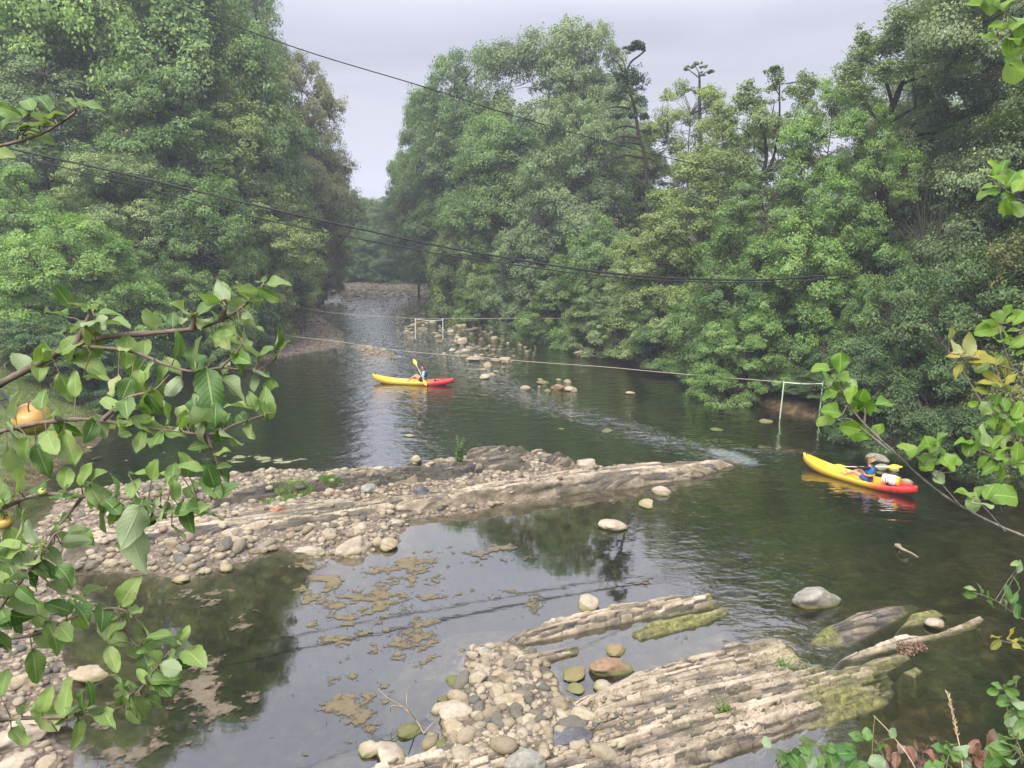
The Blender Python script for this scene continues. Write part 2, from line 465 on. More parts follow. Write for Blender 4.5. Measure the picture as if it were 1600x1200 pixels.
ms = N(nt, 'ShaderNodeMixShader'); L(nt, fac, ms.inputs[0]); L(nt, tr.outputs[0], ms.inputs[1]); L(nt, gl.outputs[0], ms.inputs[2])
fo = attr(nt, 'foam')
fn = noise(nt, mp.outputs[0], 11, 6, 0.75, 0.8)
ff = math_(nt, 'MULTIPLY', maprange(nt, math_(nt, 'ADD', fo, fn), 0.84, 1.38), 0.62, True)
dif = N(nt, 'ShaderNodeBsdfDiffuse'); dif.inputs['Color'].default_value = (0.52, 0.56, 0.58, 1)
ms2 = N(nt, 'ShaderNodeMixShader'); L(nt, ff, ms2.inputs[0]); L(nt, ms.outputs[0], ms2.inputs[1]); L(nt, dif.outputs[0], ms2.inputs[2])
L(nt, ms2.outputs[0], o.inputs['Surface'])
va = N(nt, 'ShaderNodeVolumeAbsorption'); va.inputs['Color'].default_value = (0.52, 0.60, 0.34, 1); va.inputs['Density'].default_value = 0.75
L(nt, va.outputs[0], o.inputs['Volume'])
at = {'rip': ('FLOAT', np.concatenate([rip.ravel(), np.zeros(len(R))])), 'foam': ('FLOAT', np.concatenate([foam.ravel(), np.zeros(len(R))]))}
me = mesh_np('water', V, [F, F2, Fb], True, at, [m])
tag(link('water', me), 'shallow clear river, calm below the rock rib and rippled above it', None, None, 'structure')
# ------------------------------------------------------------------ trees
def envelope(kind, t):
    if kind == 'broad':
        return np.where(t > 0.45, np.sqrt(np.clip(1 - ((t - 0.45) / 0.55) ** 2, 0, 1)), np.sqrt(np.clip(1 - ((0.45 - t) / 0.56) ** 2, 0, 1)))
    if kind == 'bush':
        return np.where(t > 0.35, np.sqrt(np.clip(1 - ((t - 0.35) / 0.65) ** 2, 0, 1)), 0.8 + 0.2 * t / 0.35)
    if kind == 'tall':
        return np.where(t > 0.3, (np.clip(1 - ((t - 0.3) / 0.7) ** 1.8, 0, 1)) ** 0.6, 0.72 + 0.28 * t / 0.3)
    if kind == 'feather':
        return np.where(t > 0.55, np.sqrt(np.clip(1 - ((t - 0.55) / 0.45) ** 2, 0, 1)), 0.35 + 0.65 * (t / 0.55))
    return np.ones_like(t)
def leaves_np(rng, C, Nn, size, asp=0.62):
    "kite leaves: centres C, normals Nn, sizes; returns V,F"
    n = len(C)
    r = rng.normal(size=(n, 3))
    U = np.cross(Nn, r); U /= np.linalg.norm(U, axis=1)[:, None] + 1e-9
    Wv = np.cross(Nn, U)
    s = size[:, None]
    bend = Nn * s * 0.18
    V = np.stack([C - U * s * 0.5 - bend, C + Wv * s * asp * 0.5 + U * s * 0.02, C + U * s * 0.5 - bend, C - Wv * s * asp * 0.5 + U * s * 0.02], 1).reshape(-1, 3)
    F = np.arange(n * 4).reshape(-1, 4)
    return V, F
def make_tree_mesh(kind, H, R, base, seed, nclump, per, leaf, clump_r=0.75, lumps=0.35, trunk_r=0.22, sparse=1.0, shell=0.55, nlimb=14, droop=0.0, flat=0.6, bough=1.7, drift=0.0):
    "returns (trunk mesh builder, crown arrays)"
    rng = np.random.default_rng(seed)
    cb = base * H; ch = H - cb
    # boughs on the envelope, each a dome of clumps
    nb = max(8, nclump // 9)
    t = rng.beta(1.1, 1.1, nb * 3)
    e = envelope(kind, t)
    keep = rng.random(len(t)) < (0.25 + 0.75 * e)
    t = t[keep][:nb]; e = e[keep][:nb]; nb = len(t)
    th = rng.random(nb) * 2 * math.pi
    lump = 1 + lumps * 0.9 * np.sin(th * 2 + t * 7 + seed) * np.sin(t * 9 + seed * 1.7) + lumps * 0.9 * (rng.random(nb) - 0.5)
    rr = e * R * lump * (shell + (1 - shell) * np.sqrt(rng.random(nb)))
    rb = bough * (0.6 + 0.75 * rng.random(nb)) * (0.55 + 0.45 * e)
    rr = np.maximum(rr - rb * 0.3, 0.05)
    BC = np.stack([rr * np.cos(th), rr * np.sin(th), cb + t * ch * 0.97 - droop * rr * 0.2], 1)
    out_b = np.stack([np.cos(th) * (1.0 - t * 0.6), np.sin(th) * (1.0 - t * 0.6), 0.35 + 0.6 * t], 1)
    nper = np.maximum(4, (9 * (rb / bough) ** 1.6 * 1.15)).astype(int)
    bi_ = np.repeat(np.arange(nb), nper)
    n = len(bi_)
    dd = rng.normal(size=(n, 3)) + out_b[bi_] * 0.95
    dd /= np.linalg.norm(dd, axis=1)[:, None]
    dd[:, 2] = np.where(dd[:, 2] < -0.25, -dd[:, 2], dd[:, 2])
    C = BC[bi_] + dd * rb[bi_][:, None] * (0.75 + 0.35 * rng.random(n))[:, None] * np.array([1, 1, 0.72])
    C[:, 2] -= droop * 0.5 * np.hypot(dd[:, 0], dd[:, 1]) * rb[bi_]
    C[:, 2] = np.clip(C[:, 2], 0.1, H * 1.01)
    # trunk + limbs
    mb = MB()
    top = H * 0.86
    kx, ky = rng.normal(0, 0.03 * H, 2)
    tp = [(0, 0, -0.6), (0, 0, 0)] + [(kx * s * s + rng.normal(0, 0.08) , ky * s * s + rng.normal(0, 0.08), top * s) for s in (0.2, 0.4, 0.6, 0.8, 1.0)]
    tpts = crspline(tp, 4)
    tr = np.linspace(1, 0.16, len(tpts)) * trunk_r; tr[:3] *= 1.25
    tube(mb, tpts, tr, 8)
    TP = np.array([tuple(p) for p in tpts])
    # limbs to a subset of clumps, then twigs from limb points to nearby clumps
    order = rng.permutation(n)
    limb_pts = [TP[2:]]
    for q in order[:nlimb]:
        c = C[q]; zs = max(0.12 * H, c[2] - (0.25 + 0.35 * rng.random()) * np.hypot(c[0], c[1]) - 0.06 * H)
        zs = min(zs, top * 0.95)
        k = np.argmin(np.abs(TP[:, 2] - zs)); a = TP[k]
        mid = a * 0.5 + c * 0.5 + np.array([rng.normal(0, .06 * R), rng.normal(0, .06 * R), -0.03 * R + rng.normal(0, .05 * R)])
        P = crspline([a, a * 0.75 + mid * 0.25 + rng.normal(0, .03 * R, 3), mid, mid * .45 + c * .55 + rng.normal(0, .05 * R, 3), c], 4)
        r0 = max(0.03, tr[k] * 0.55)
        tube(mb, P, np.linspace(r0, 0.018, len(P)), 5, cap=False)
        limb_pts.append(np.array([tuple(p) for p in P])[4:])
    LP = np.vstack(limb_pts)
    for q in range(n):
        d2 = ((LP - C[q]) ** 2).sum(1) + np.where(LP[:, 2] > C[q][2] + 0.3, 4, 0)
        a = LP[np.argmin(d2)]
        c = C[q]
        if np.linalg.norm(a - c) < 0.2: continue
        mid = (a + c) / 2 + rng.normal(0, 0.10, 3) * np.linalg.norm(a - c)
        tube(mb, crspline([a, mid, c], 3), np.linspace(0.03, 0.008, 7), 3, cap=False)
    # leaves
    cnt = rng.poisson(per * sparse, n)
    idx = np.repeat(np.arange(n), cnt)
    m_ = len(idx)
    d = rng.normal(size=(m_, 3)); d /= np.linalg.norm(d, axis=1)[:, None]
    d[:, 2] = np.abs(d[:, 2]) * np.where(rng.random(m_) < 0.72, 1, -1)
    cr_ = clump_r * (0.6 + 0.8 * rng.random(n))
    rad = cr_[idx] * (0.35 + 0.65 * rng.random(m_) ** 0.5)
    off = d * rad[:, None]; off[:, 2] *= flat
    off += dd[idx] * (rng.random(m_)[:, None] - 0.35) * cr_[idx][:, None] * 0.7
    off[:, 2] -= 0.22 * np.hypot(off[:, 0], off[:, 1]) * (0.5 + droop)
    P = C[idx] + off
    P[:, 2] = np.maximum(P[:, 2], 0.05)
    Nn = d * 0.35 + dd[idx] * 0.75 + np.array([0, 0, 0.45]) + rng.normal(0, 0.38, (m_, 3))
    Nn /= np.linalg.norm(Nn, axis=1)[:, None]
    sz = leaf * (0.6 + 0.8 * rng.random(m_))
    Vv, Ff = leaves_np(rng, P, Nn, sz)
    tone = np.clip(0.5 + 0.10 * (rng.random(n)[idx] - 0.5) * 2 + 0.13 * (rng.random(nb)[bi_][idx] - 0.5) * 2 + 0.14 * rng.normal(size=m_), 0, 1)
    return mb, Vv, Ff, np.repeat(tone, 4)
def barkmat(name, a, b):
    m, nt, o = newmat(name)
    g = N(nt, 'ShaderNodeTexCoord').outputs['Object']
    mp = N(nt, 'ShaderNodeMapping'); mp.inputs['Scale'].default_value = (6, 6, 1.2); L(nt, g, mp.inputs[0])
    f = noise(nt, mp.outputs[0], 3, 5, 0.65)
    princ(nt, o, ramp(nt, f, [(0.3, a), (0.7, b)]), 0.9, f, 0.8, 0.02, 0.15)
    return m
BARK = barkmat('bark_grey', (0.035, 0.03, 0.024), (0.13, 0.115, 0.095))
BARKD = barkmat('bark_dark', (0.02, 0.017, 0.015), (0.06, 0.05, 0.042))
LM = {
 'mid':    leafmat('leaf_mid',    [(0.1, (0.075, 0.129, 0.042)), (0.5, (0.156, 0.251, 0.078)), (0.9, (0.285, 0.412, 0.130))]),
 'bright': leafmat('leaf_bright', [(0.1, (0.108, 0.190, 0.052)), (0.5, (0.220, 0.356, 0.099)), (0.9, (0.359, 0.482, 0.152))], 0.34),
 'grey':   leafmat('leaf_grey',   [(0.1, (0.102, 0.146, 0.070)), (0.5, (0.195, 0.268, 0.121)), (0.9, (0.339, 0.431, 0.197))], 0.28),
 'haze':   leafmat('leaf_hazed',   [(0.1, (0.130, 0.183, 0.090)), (0.5, (0.243, 0.319, 0.156)), (0.9, (0.387, 0.464, 0.243))], 0.3),  # milky haze over the tall trees put into a paler leaf colour
 'brown':  leafmat('leaf_bronze',  [(0.1, (0.100, 0.117, 0.045)), (0.5, (0.202, 0.226, 0.087)), (0.9, (0.359, 0.348, 0.137))], 0.25),
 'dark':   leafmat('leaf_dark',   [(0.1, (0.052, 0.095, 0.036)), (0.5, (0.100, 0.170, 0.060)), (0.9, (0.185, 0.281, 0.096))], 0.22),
 'olive':  leafmat('leaf_olive',  [(0.1, (0.109, 0.146, 0.050)), (0.5, (0.217, 0.283, 0.093)), (0.9, (0.380, 0.462, 0.155))], 0.3),
}
PROTO = {}
def proto(key, *a, **k):
    mb, Vv, Ff, tone = make_tree_mesh(*a, **k)
    PROTO[key] = (mb.mesh(key + '_trunk', [BARK]), mesh_np(key + '_crown', Vv, Ff, False, {'tone': ('FLOAT', tone)}, [LM['mid']]), a[1], a[2])
q = 1.0
proto('broad0', 'broad', 20, 6.0, 0.14, 11, 1000, 105, 0.20, clump_r=0.80, lumps=0.22, trunk_r=0.34, shell=0.5, bough=2.2)
proto('broad1', 'broad', 20, 6.0, 0.10, 12, 1000, 105, 0.20, clump_r=0.75, lumps=0.30, trunk_r=0.32, shell=0.5, bough=2.0)
proto('tall0', 'tall', 20, 5.0, 0.04, 13, 900, 105, 0.19, clump_r=0.75, lumps=0.28, trunk_r=0.3, shell=0.5, bough=1.9)
proto('tall1', 'tall', 20, 5.0, 0.02, 14, 900, 105, 0.19, clump_r=0.7, lumps=0.35, trunk_r=0.28, shell=0.5, bough=1.75)
proto('bush0', 'bush', 8, 3.6, 0.0, 15, 640, 110, 0.125, clump_r=0.46, lumps=0.25, trunk_r=0.10, nlimb=24, droop=0.3, shell=0.72, bough=0.95)
proto('bush1', 'bush', 8, 3.6, 0.0, 16, 640, 110, 0.125, clump_r=0.46, lumps=0.25, trunk_r=0.10, nlimb=24, droop=0.6, shell=0.72, bough=1.05)
proto('feather0', 'feather', 16, 4.0, 0.18, 17, 330, 95, 0.17, clump_r=0.62, lumps=0.4, trunk_r=0.2, shell=0.5, nlimb=26, flat=0.5, bough=1.2)
proto('feather1', 'feather', 16, 4.0, 0.10, 18, 560, 100, 0.17, clump_r=0.65, lumps=0.35, trunk_r=0.2, shell=0.5, nlimb=26, flat=0.5, bough=1.3)
proto('tall2', 'tall', 20, 5.0, 0.05, 23, 1150, 150, 0.115, clump_r=0.55, lumps=0.35, trunk_r=0.28, shell=0.45, nlimb=20, bough=1.6)
NAMES = {'broad': 'broadleaf_tree', 'tall': 'riverside_tree', 'bush': 'bank_shrub', 'feather': 'ash_tree'}
TREES = []
def tree(px, D, top_py, hw_px, key, mat, label, group, base=None, rot=None, cat=None, z0=None):
    "px centre and half-width in photo pixels at ground distance D; crown top at photo row top_py"
    # distance along axis for a point at horizon-ish height
    X = (px - 800) / FPX * D
    vv = (top_py - 600) / FPX
    ang = math.atan(vv) + PITCH
    ztop = CAMH - D / math.cos(0) * math.tan(ang)
    zb = float(terrain(np.array([X]), np.array([D]), False)[0]) if z0 is None else z0
    zb = max(zb, -0.3)
    tm, cm, H0, R0 = PROTO[key]
    h = ztop - zb; r = hw_px / FPX * D * 1.12
    k = len(TREES)
    rz = (k * 2.399) % 6.283 if rot is None else rot
    kind = NAMES[key[:-1]]
    e = empty(kind, (X, D, zb), label, cat or ('shrub' if kind == 'bank_shrub' else 'tree'), group)
    e.rotation_euler = (0, 0, rz); e.scale = (r / R0, r / R0, h / H0)
    a = link('trunk', tm, e); b = link('crown', cm, e)
    b.material_slots[0].link = 'OBJECT'; b.material_slots[0].material = LM[mat]
    TREES.append(e); return e
GL, GR, GF = 'tall trees on the left bank', 'tall trees on the right bank', 'trees closing the far bend'
SL, SR = 'shrubs along the left bank', 'shrubs overhanging the water from the right bank'
# --- left bank, back to front
tree(340, 74, -190, 95, 'broad0', 'grey', 'tall pale crown at the back of the left bank wood, above the overhead cable', GL)
tree(425, 74, -60, 55, 'tall0', 'mid', 'slim tall tree leaving the top of the photo, left of the sky gap', GL)
tree(482, 72, 84, 58, 'broad1', 'brown', 'bronze-tinged tree bulging furthest into the sky gap from the left bank', GL)
tree(497, 76, 228, 42, 'tall1', 'brown', 'bronze-green tree below the bulging one, lowest of the left bank skyline', GL)
tree(505, 82, 268, 34, 'tall0', 'brown', 'small bronze tree at the far end of the left bank beside the bend', GL)
tree(20, 56, -330, 130, 'broad1', 'grey', 'grey-green tree filling the top left corner of the photo', GL)
tree(190, 56, -330, 125, 'broad0', 'bright', 'bright green tall tree above the tip of the topmost foreground twig', GL)
tree(330, 56, -230, 105, 'tall1', 'mid', 'tall dense tree standing behind the upper cable on the left bank', GL)
tree(405, 58, 10, 72, 'broad0', 'mid', 'rounded tree whose right edge meets the sky under the upper cable', GL)
tree(100, 50, 60, 100, 'tall0', 'grey', 'dull green tree behind the two lower cables at the far left', GL)
tree(255, 50, 120, 95, 'broad1', 'mid', 'dense mid-green tree in the middle of the left bank wood', GL)
tree(385, 54, 150, 78, 'tall1', 'olive', 'olive tree above the bend side of the left bank wood', GL)
tree(440, 60, 250, 48, 'tall0', 'olive', 'yellowish olive tree leaning over the left gravel shore', GL)
tree(200, 45, 225, 75, 'broad0', 'grey', 'loose grey-green small tree crossed by the two lower cables', SL)
tree(320, 47, 262, 80, 'bush0', 'mid', 'wide layered shrub directly over the deep green pool', SL)
tree(392, 52, 318, 54, 'bush1', 'olive', 'light-tipped shrub reaching down to the left gravel shore', SL)
tree(440, 64, 372, 34, 'bush0', 'olive', 'pale shrub nearest the far left shallows', SL)
tree(478, 78, 385, 24, 'bush1', 'dark', 'small dark shrub at the far end of the left gravel shore', SL)
tree(60, 42, 265, 75, 'bush1', 'bright', 'yellow-green shrub behind the bright rounded one at the left edge', SL)
tree(120, 37, 328, 92, 'bush0', 'bright', 'bright green rounded shrub in front of the left bank wood', SL)
tree(240, 41, 395, 62, 'bush1', 'mid', 'low dark-bottomed shrub right of the bright rounded one', SL)
tree(330, 44, 420, 55, 'bush0', 'mid', 'low shrub trailing over the waterline behind the long apple branch', SL)
tree(385, 49, 430, 38, 'bush1', 'dark', 'lowest shrub touching the water just left of the gravel shore', SL)
tree(70, 35, 470, 75, 'bush1', 'dark', 'dark ivy-like thicket below the dry grass bank', SL)
tree(150, 33.5, 505, 55, 'bush0', 'dark', 'dark low thicket at the top of the mown grass', SL)
# --- the far bend
tree(560, 118, 293, 26, 'tall0', 'mid', 'leftmost pointed tree of the far bend, palest tip in the sky gap', GF)
tree(536, 122, 318, 24, 'tall1', 'mid', 'far tree half hidden behind the bronze left bank trees', GF)
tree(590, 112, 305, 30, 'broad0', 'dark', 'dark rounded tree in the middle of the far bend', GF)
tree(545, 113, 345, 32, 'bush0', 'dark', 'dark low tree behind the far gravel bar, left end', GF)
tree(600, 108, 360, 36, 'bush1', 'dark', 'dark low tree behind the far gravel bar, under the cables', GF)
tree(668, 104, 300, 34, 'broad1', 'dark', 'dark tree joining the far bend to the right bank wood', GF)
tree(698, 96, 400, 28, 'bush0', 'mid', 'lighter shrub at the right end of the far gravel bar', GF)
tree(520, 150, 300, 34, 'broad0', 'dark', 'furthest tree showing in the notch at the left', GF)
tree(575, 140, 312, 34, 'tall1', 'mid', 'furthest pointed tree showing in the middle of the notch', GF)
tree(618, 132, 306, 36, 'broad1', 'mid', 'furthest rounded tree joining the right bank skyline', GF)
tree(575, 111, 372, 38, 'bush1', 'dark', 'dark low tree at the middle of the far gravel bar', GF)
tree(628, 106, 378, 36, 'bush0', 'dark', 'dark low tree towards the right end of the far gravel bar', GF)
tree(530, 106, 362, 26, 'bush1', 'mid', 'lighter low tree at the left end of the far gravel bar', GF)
# --- right bank, back to front
# (the two nearest stand just outside the photo and are what the dark water at the right mirrors)
tree(672, 84, 132, 46, 'broad0', 'mid', 'left shoulder of the right bank wood, rounded and set against the sky', GR)
tree(655, 86, 205, 38, 'broad1', 'dark', 'small crown at the left foot of the right bank skyline', GR)
tree(735, 78, 72, 70, 'broad1', 'mid', 'domed tree crossed by the upper cable, left of the highest crown', GR)
tree(850, 70, 24, 88, 'broad0', 'grey', 'highest pale crown on the right bank skyline', GR)
tree(920, 68, 36, 55, 'broad1', 'grey', 'crown just left of the crooked pine', GR)
tree(960, 64, 112, 52, 'tall0', 'grey', 'narrow pale tree around the foot of the crooked pine', GR)
tree(1065, 56, 128, 55, 'feather1', 'olive', 'airy tree below the small flat-topped pine', GR)
tree(1130, 52, 150, 46, 'feather1', 'olive', 'thin airy tree right of the small flat-topped pine', GR)
tree(1205, 44, 102, 58, 'feather0', 'grey', 'bare-limbed ash with forked stems showing against the sky', GR)
tree(1275, 40, 128, 55, 'feather1', 'bright', 'fresh green ash with a lobed top right of the bare-limbed one', GR)
tree(1330, 36, 168, 52, 'feather1', 'bright', 'fresh green ash in front of the hazy tall trees', GR)
tree(1370, 60, 50, 75, 'feather1', 'grey', 'hazy leaning tree left of the tallest trees at the right edge', GR)
tree(1480, 40, -300, 100, 'tall2', 'haze', 'tall hazy tree leaving the top of the photo at the right', GR)
tree(1590, 33, -480, 150, 'tall2', 'haze', 'tall hazy tree in the top right corner', GR)
tree(718, 76, 235, 56, 'broad1', 'dark', 'dark tree below the domed one, at the inner bend of the river', GR)
tree(790, 66, 170, 70, 'broad0', 'mid', 'shaded tree with bare twigs in the middle of the right bank wood', GR)
tree(890, 58, 150, 72, 'broad1', 'grey', 'broad pale tree under the highest crown', GR)
tree(1000, 60, 235, 66, 'tall1', 'olive', 'fine-leaved tree in front of the pine trunk', GR)
tree(1100, 45, 240, 70, 'feather1', 'olive', 'light airy tree above the end of the lower cables', GR)
tree(1190, 39, 270, 64, 'feather1', 'mid', 'small airy tree at the foot of the forked ash', GR)
tree(1400, 41, 150, 82, 'tall0', 'grey', 'dim tree behind the fresh green ashes', GR)
tree(1520, 38, 130, 100, 'broad0', 'dark', 'dark tree under the tall hazy ones at the right edge', GR)
tree(1640, 36, 60, 110, 'broad1', 'dark', 'dark tree cut by the right edge of the photo', GR)
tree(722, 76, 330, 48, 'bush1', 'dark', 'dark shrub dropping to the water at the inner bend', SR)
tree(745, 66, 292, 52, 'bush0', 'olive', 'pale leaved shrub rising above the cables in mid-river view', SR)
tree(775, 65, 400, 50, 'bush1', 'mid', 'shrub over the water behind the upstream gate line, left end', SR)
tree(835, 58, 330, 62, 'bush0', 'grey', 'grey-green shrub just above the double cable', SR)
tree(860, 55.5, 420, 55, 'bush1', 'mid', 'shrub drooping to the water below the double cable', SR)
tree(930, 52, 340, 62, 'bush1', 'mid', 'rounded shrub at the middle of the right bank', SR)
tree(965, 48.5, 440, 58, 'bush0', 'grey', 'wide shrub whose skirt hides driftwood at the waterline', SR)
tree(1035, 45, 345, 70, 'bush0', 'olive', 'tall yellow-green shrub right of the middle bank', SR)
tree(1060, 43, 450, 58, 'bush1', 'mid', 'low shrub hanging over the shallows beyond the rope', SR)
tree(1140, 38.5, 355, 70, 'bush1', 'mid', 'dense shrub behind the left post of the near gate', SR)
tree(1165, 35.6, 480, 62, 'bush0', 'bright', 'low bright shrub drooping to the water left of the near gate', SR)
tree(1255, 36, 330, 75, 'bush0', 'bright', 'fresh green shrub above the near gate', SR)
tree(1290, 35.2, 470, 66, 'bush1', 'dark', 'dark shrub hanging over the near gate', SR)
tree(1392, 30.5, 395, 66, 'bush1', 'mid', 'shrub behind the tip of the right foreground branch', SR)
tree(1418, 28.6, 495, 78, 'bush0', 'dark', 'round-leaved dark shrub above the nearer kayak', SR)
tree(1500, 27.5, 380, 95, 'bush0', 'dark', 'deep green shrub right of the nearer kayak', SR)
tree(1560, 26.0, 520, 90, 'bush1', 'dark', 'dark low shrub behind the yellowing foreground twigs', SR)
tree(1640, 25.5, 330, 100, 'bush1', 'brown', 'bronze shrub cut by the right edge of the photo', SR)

for X_, Y_, H_, R_, k_, m_, lb in ((22.0, 21.5, 21, 5.5, 'tall0', 'dark', 'dark riverside tree rising just outside the right edge beyond the last shrub'), (24.5, 12.5, 22, 6.0, 'tall1', 'dark', 'nearest dark riverside tree on the right bank, level with the big slab')):
    tm, cm, H0, R0 = PROTO[k_]
    e = empty('riverside_tree', (X_, Y_, 1.2), lb, 'tree', GR); e.scale = (R_ / R0, R_ / R0, H_ / H0)
    link('trunk', tm, e); b = link('crown', cm, e); b.material_slots[0].link = 'OBJECT'; b.material_slots[0].material = LM[m_]
    TREES.append(e)

# --- trees whose limbs show, laid out limb by limb
def limb_tree(name, label, group, D, zb, trunk, limbs, tufts, mat, leaf, per, bark, dz=1.2, seed=1):
    rng = np.random.default_rng(seed)
    def Q(px, py, dy=0.0):
        Yd = D + dy
        vv = (py - 600) / FPX
        return np.array([(px - 800) / FPX * Yd / math.cos(0) * (1 / (CT - vv * ST)), Yd, CAMH - Yd * math.tan(math.atan(vv) + PITCH)])
    base = Q(*trunk[0][:2]); o0 = np.array([base[0], D, zb])
    e = empty(name, o0, label, 'tree', group)
    mb = MB()
    tp = [o0 + (0, 0, -0.5)] + [Q(*p[:2]) for p in trunk]
    P = crspline(tp, 5); n = len(P)
    tube(mb, [np.array(p) - o0 for p in P], np.linspace(trunk[0][2], trunk[-1][2], n), 8)
    for pts, r0 in limbs:
        dys = np.linspace(0, rng.uniform(-dz, dz), len(pts))
        pp = [Q(px, py, dy) for (px, py), dy in zip(pts, dys)]
        P = crspline(pp, 5)
        tube(mb, [np.array(p) - o0 for p in P], np.linspace(r0, 0.02, len(P)), 6)
    link('trunk', mb.mesh(name + '_trunk', [bark]), e)
    Vs, Fs, T = [], [], []; nn = 0
    for (px, py, rp, fl) in tufts:
        c = Q(px, py, rng.uniform(-dz, dz) * 0.5); r = rp / FPX * D
        k = int(2.2 * per * (rp / 12) ** 1.6)
        sub = c + rng.normal(0, 0.46, (max(3, k // 22), 3)) * r * np.array([1, 1, fl])
        si = rng.integers(0, len(sub), k)
        d = rng.normal(size=(k, 3)); d /= np.linalg.norm(d, axis=1)[:, None]
        pos = sub[si] + d * r * 0.45 * rng.random((k, 1)) ** 0.4 * np.array([1, 1, fl])
        Nn = d * 0.5 + np.array([0, 0, 0.8]) + rng.normal(0, 0.3, (k, 3)); Nn /= np.linalg.norm(Nn, axis=1)[:, None]
        v, f = leaves_np(rng, pos - o0, Nn, leaf * (0.6 + 0.8 * rng.random(k)))
        Vs.append(v); Fs.append(f + nn); nn += len(v); T.append(np.repeat(np.clip(0.5 + 0.18 * rng.normal(size=k), 0, 1), 4))
    link('crown', mesh_np(name + '_crown', np.concatenate(Vs), np.concatenate(Fs), False, {'tone': ('FLOAT', np.concatenate(T))}, [mat]), e)
    return e
limb_tree('pine_tree', 'crooked dark pine with a tufted top leaning over the highest crowns', GR, 54, 1.5,
  [(1016, 470, 0.16), (1012, 330, 0.15), (1007, 245, 0.135), (997, 205, 0.12), (991, 165, 0.105), (979, 128, 0.085), (984, 100, 0.055), (1000, 86, 0.05), (1008, 78, 0.04), (1003, 71, 0.03)],
  [([(1004, 246), (975, 243), (945, 255), (915, 290)], 0.13), ([(1000, 215), (965, 214), (940, 232)], 0.11), ([(998, 200), (970, 198), (948, 215)], 0.09), ([(986, 170), (965, 167), (946, 170)], 0.09),
   ([(1000, 225), (975, 222), (950, 226)], 0.08), ([(977, 125), (968, 102), (957, 90)], 0.06), ([(978, 112), (974, 96), (968, 88)], 0.04), ([(1003, 84), (1008, 74), (998, 66), (985, 72)], 0.05), ([(1010, 290), (975, 270), (940, 285)], 0.1), ([(1012, 330), (1040, 300), (1060, 290)], 0.1)],
  [(986, 76, 11, .5), (998, 68, 10, .5), (1003, 76, 6, .5), (972, 118, 16, .8), (990, 118, 14, .8), (998, 128, 12, .8), (975, 140, 14, .7), (998, 158, 12, .6), (962, 150, 12, .6), (985, 180, 10, .5), (1008, 180, 10, .5), (1012, 205, 9, .5), (965, 180, 10, .5)],
  leafmat('needle_dark', [(0.1, (0.04, 0.075, 0.035)), (0.5, (0.09, 0.14, 0.065)), (0.9, (0.17, 0.23, 0.11))], 0.1), 0.14, 260, BARKD, seed=3)
limb_tree('pine_tree', 'small flat-topped pine poking above the airy trees right of the crooked pine', GR, 58, 1.5,
  [(1096, 330, 0.2), (1094, 200, 0.14), (1093, 150, 0.1), (1093, 125, 0.08), (1092, 114, 0.05)],
  [([(1093, 122), (1080, 112), (1071, 106)], 0.05), ([(1093, 120), (1105, 112), (1115, 113)], 0.05), ([(1093, 116), (1088, 106), (1084, 101)], 0.04), ([(1093, 150), (1080, 140), (1074, 138)], 0.05), ([(1093, 160), (1106, 148), (1112, 146)], 0.05)],
  [(1073, 106, 8, .4), (1086, 101, 9, .4), (1098, 104, 7, .4), (1112, 112, 8, .4), (1100, 116, 6, .4), (1076, 140, 9, .5), (1108, 142, 10, .5), (1092, 140, 10, .5)],
  LM['dark'], 0.14, 150, BARKD, seed=4)
limb_tree('ash_tree', 'forked ash with bare dark stems in the gap of sky', GR, 43, 1.2,
  [(1192, 420, 0.20), (1190, 330, 0.17), (1186, 290, 0.15), (1197, 250, 0.12), (1193, 205, 0.10), (1180, 180, 0.07), (1165, 168, 0.03)],
  [([(1186, 290), (1204, 258), (1213, 225), (1218, 180), (1218, 120), (1224, 104)], 0.10), ([(1190, 285), (1176, 268), (1168, 255)], 0.08), ([(1193, 205), (1205, 185), (1210, 160)], 0.05), ([(1197, 240), (1180, 225), (1165, 205), (1150, 200)], 0.05), ([(1213, 225), (1230, 205), (1240, 190)], 0.05),
   ([(1192, 330), (1150, 310), (1110, 315), (1075, 305)], 0.09), ([(1186, 300), (1140, 285), (1120, 265)], 0.07), ([(1218, 150), (1208, 130), (1206, 112)], 0.03), ([(1190, 340), (1240, 330), (1270, 325)], 0.07)],
  [(1160, 160, 20, .7), (1172, 140, 18, .7), (1210, 118, 15, .7), (1208, 108, 10, .6), (1190, 160, 16, .6), (1240, 140, 18, .7), (1262, 125, 16, .7), (1235, 200, 14, .5), (1150, 215, 18, .6), (1140, 180, 16, .6), (1175, 225, 12, .5), (1160, 250, 20, .6), (1130, 250, 22, .7), (1120, 290, 24, .6), (1170, 300, 20, .6), (1230, 320, 22, .6), (1080, 310, 20, .6)],
  LM['grey'], 0.15, 120, BARKD, seed=5)
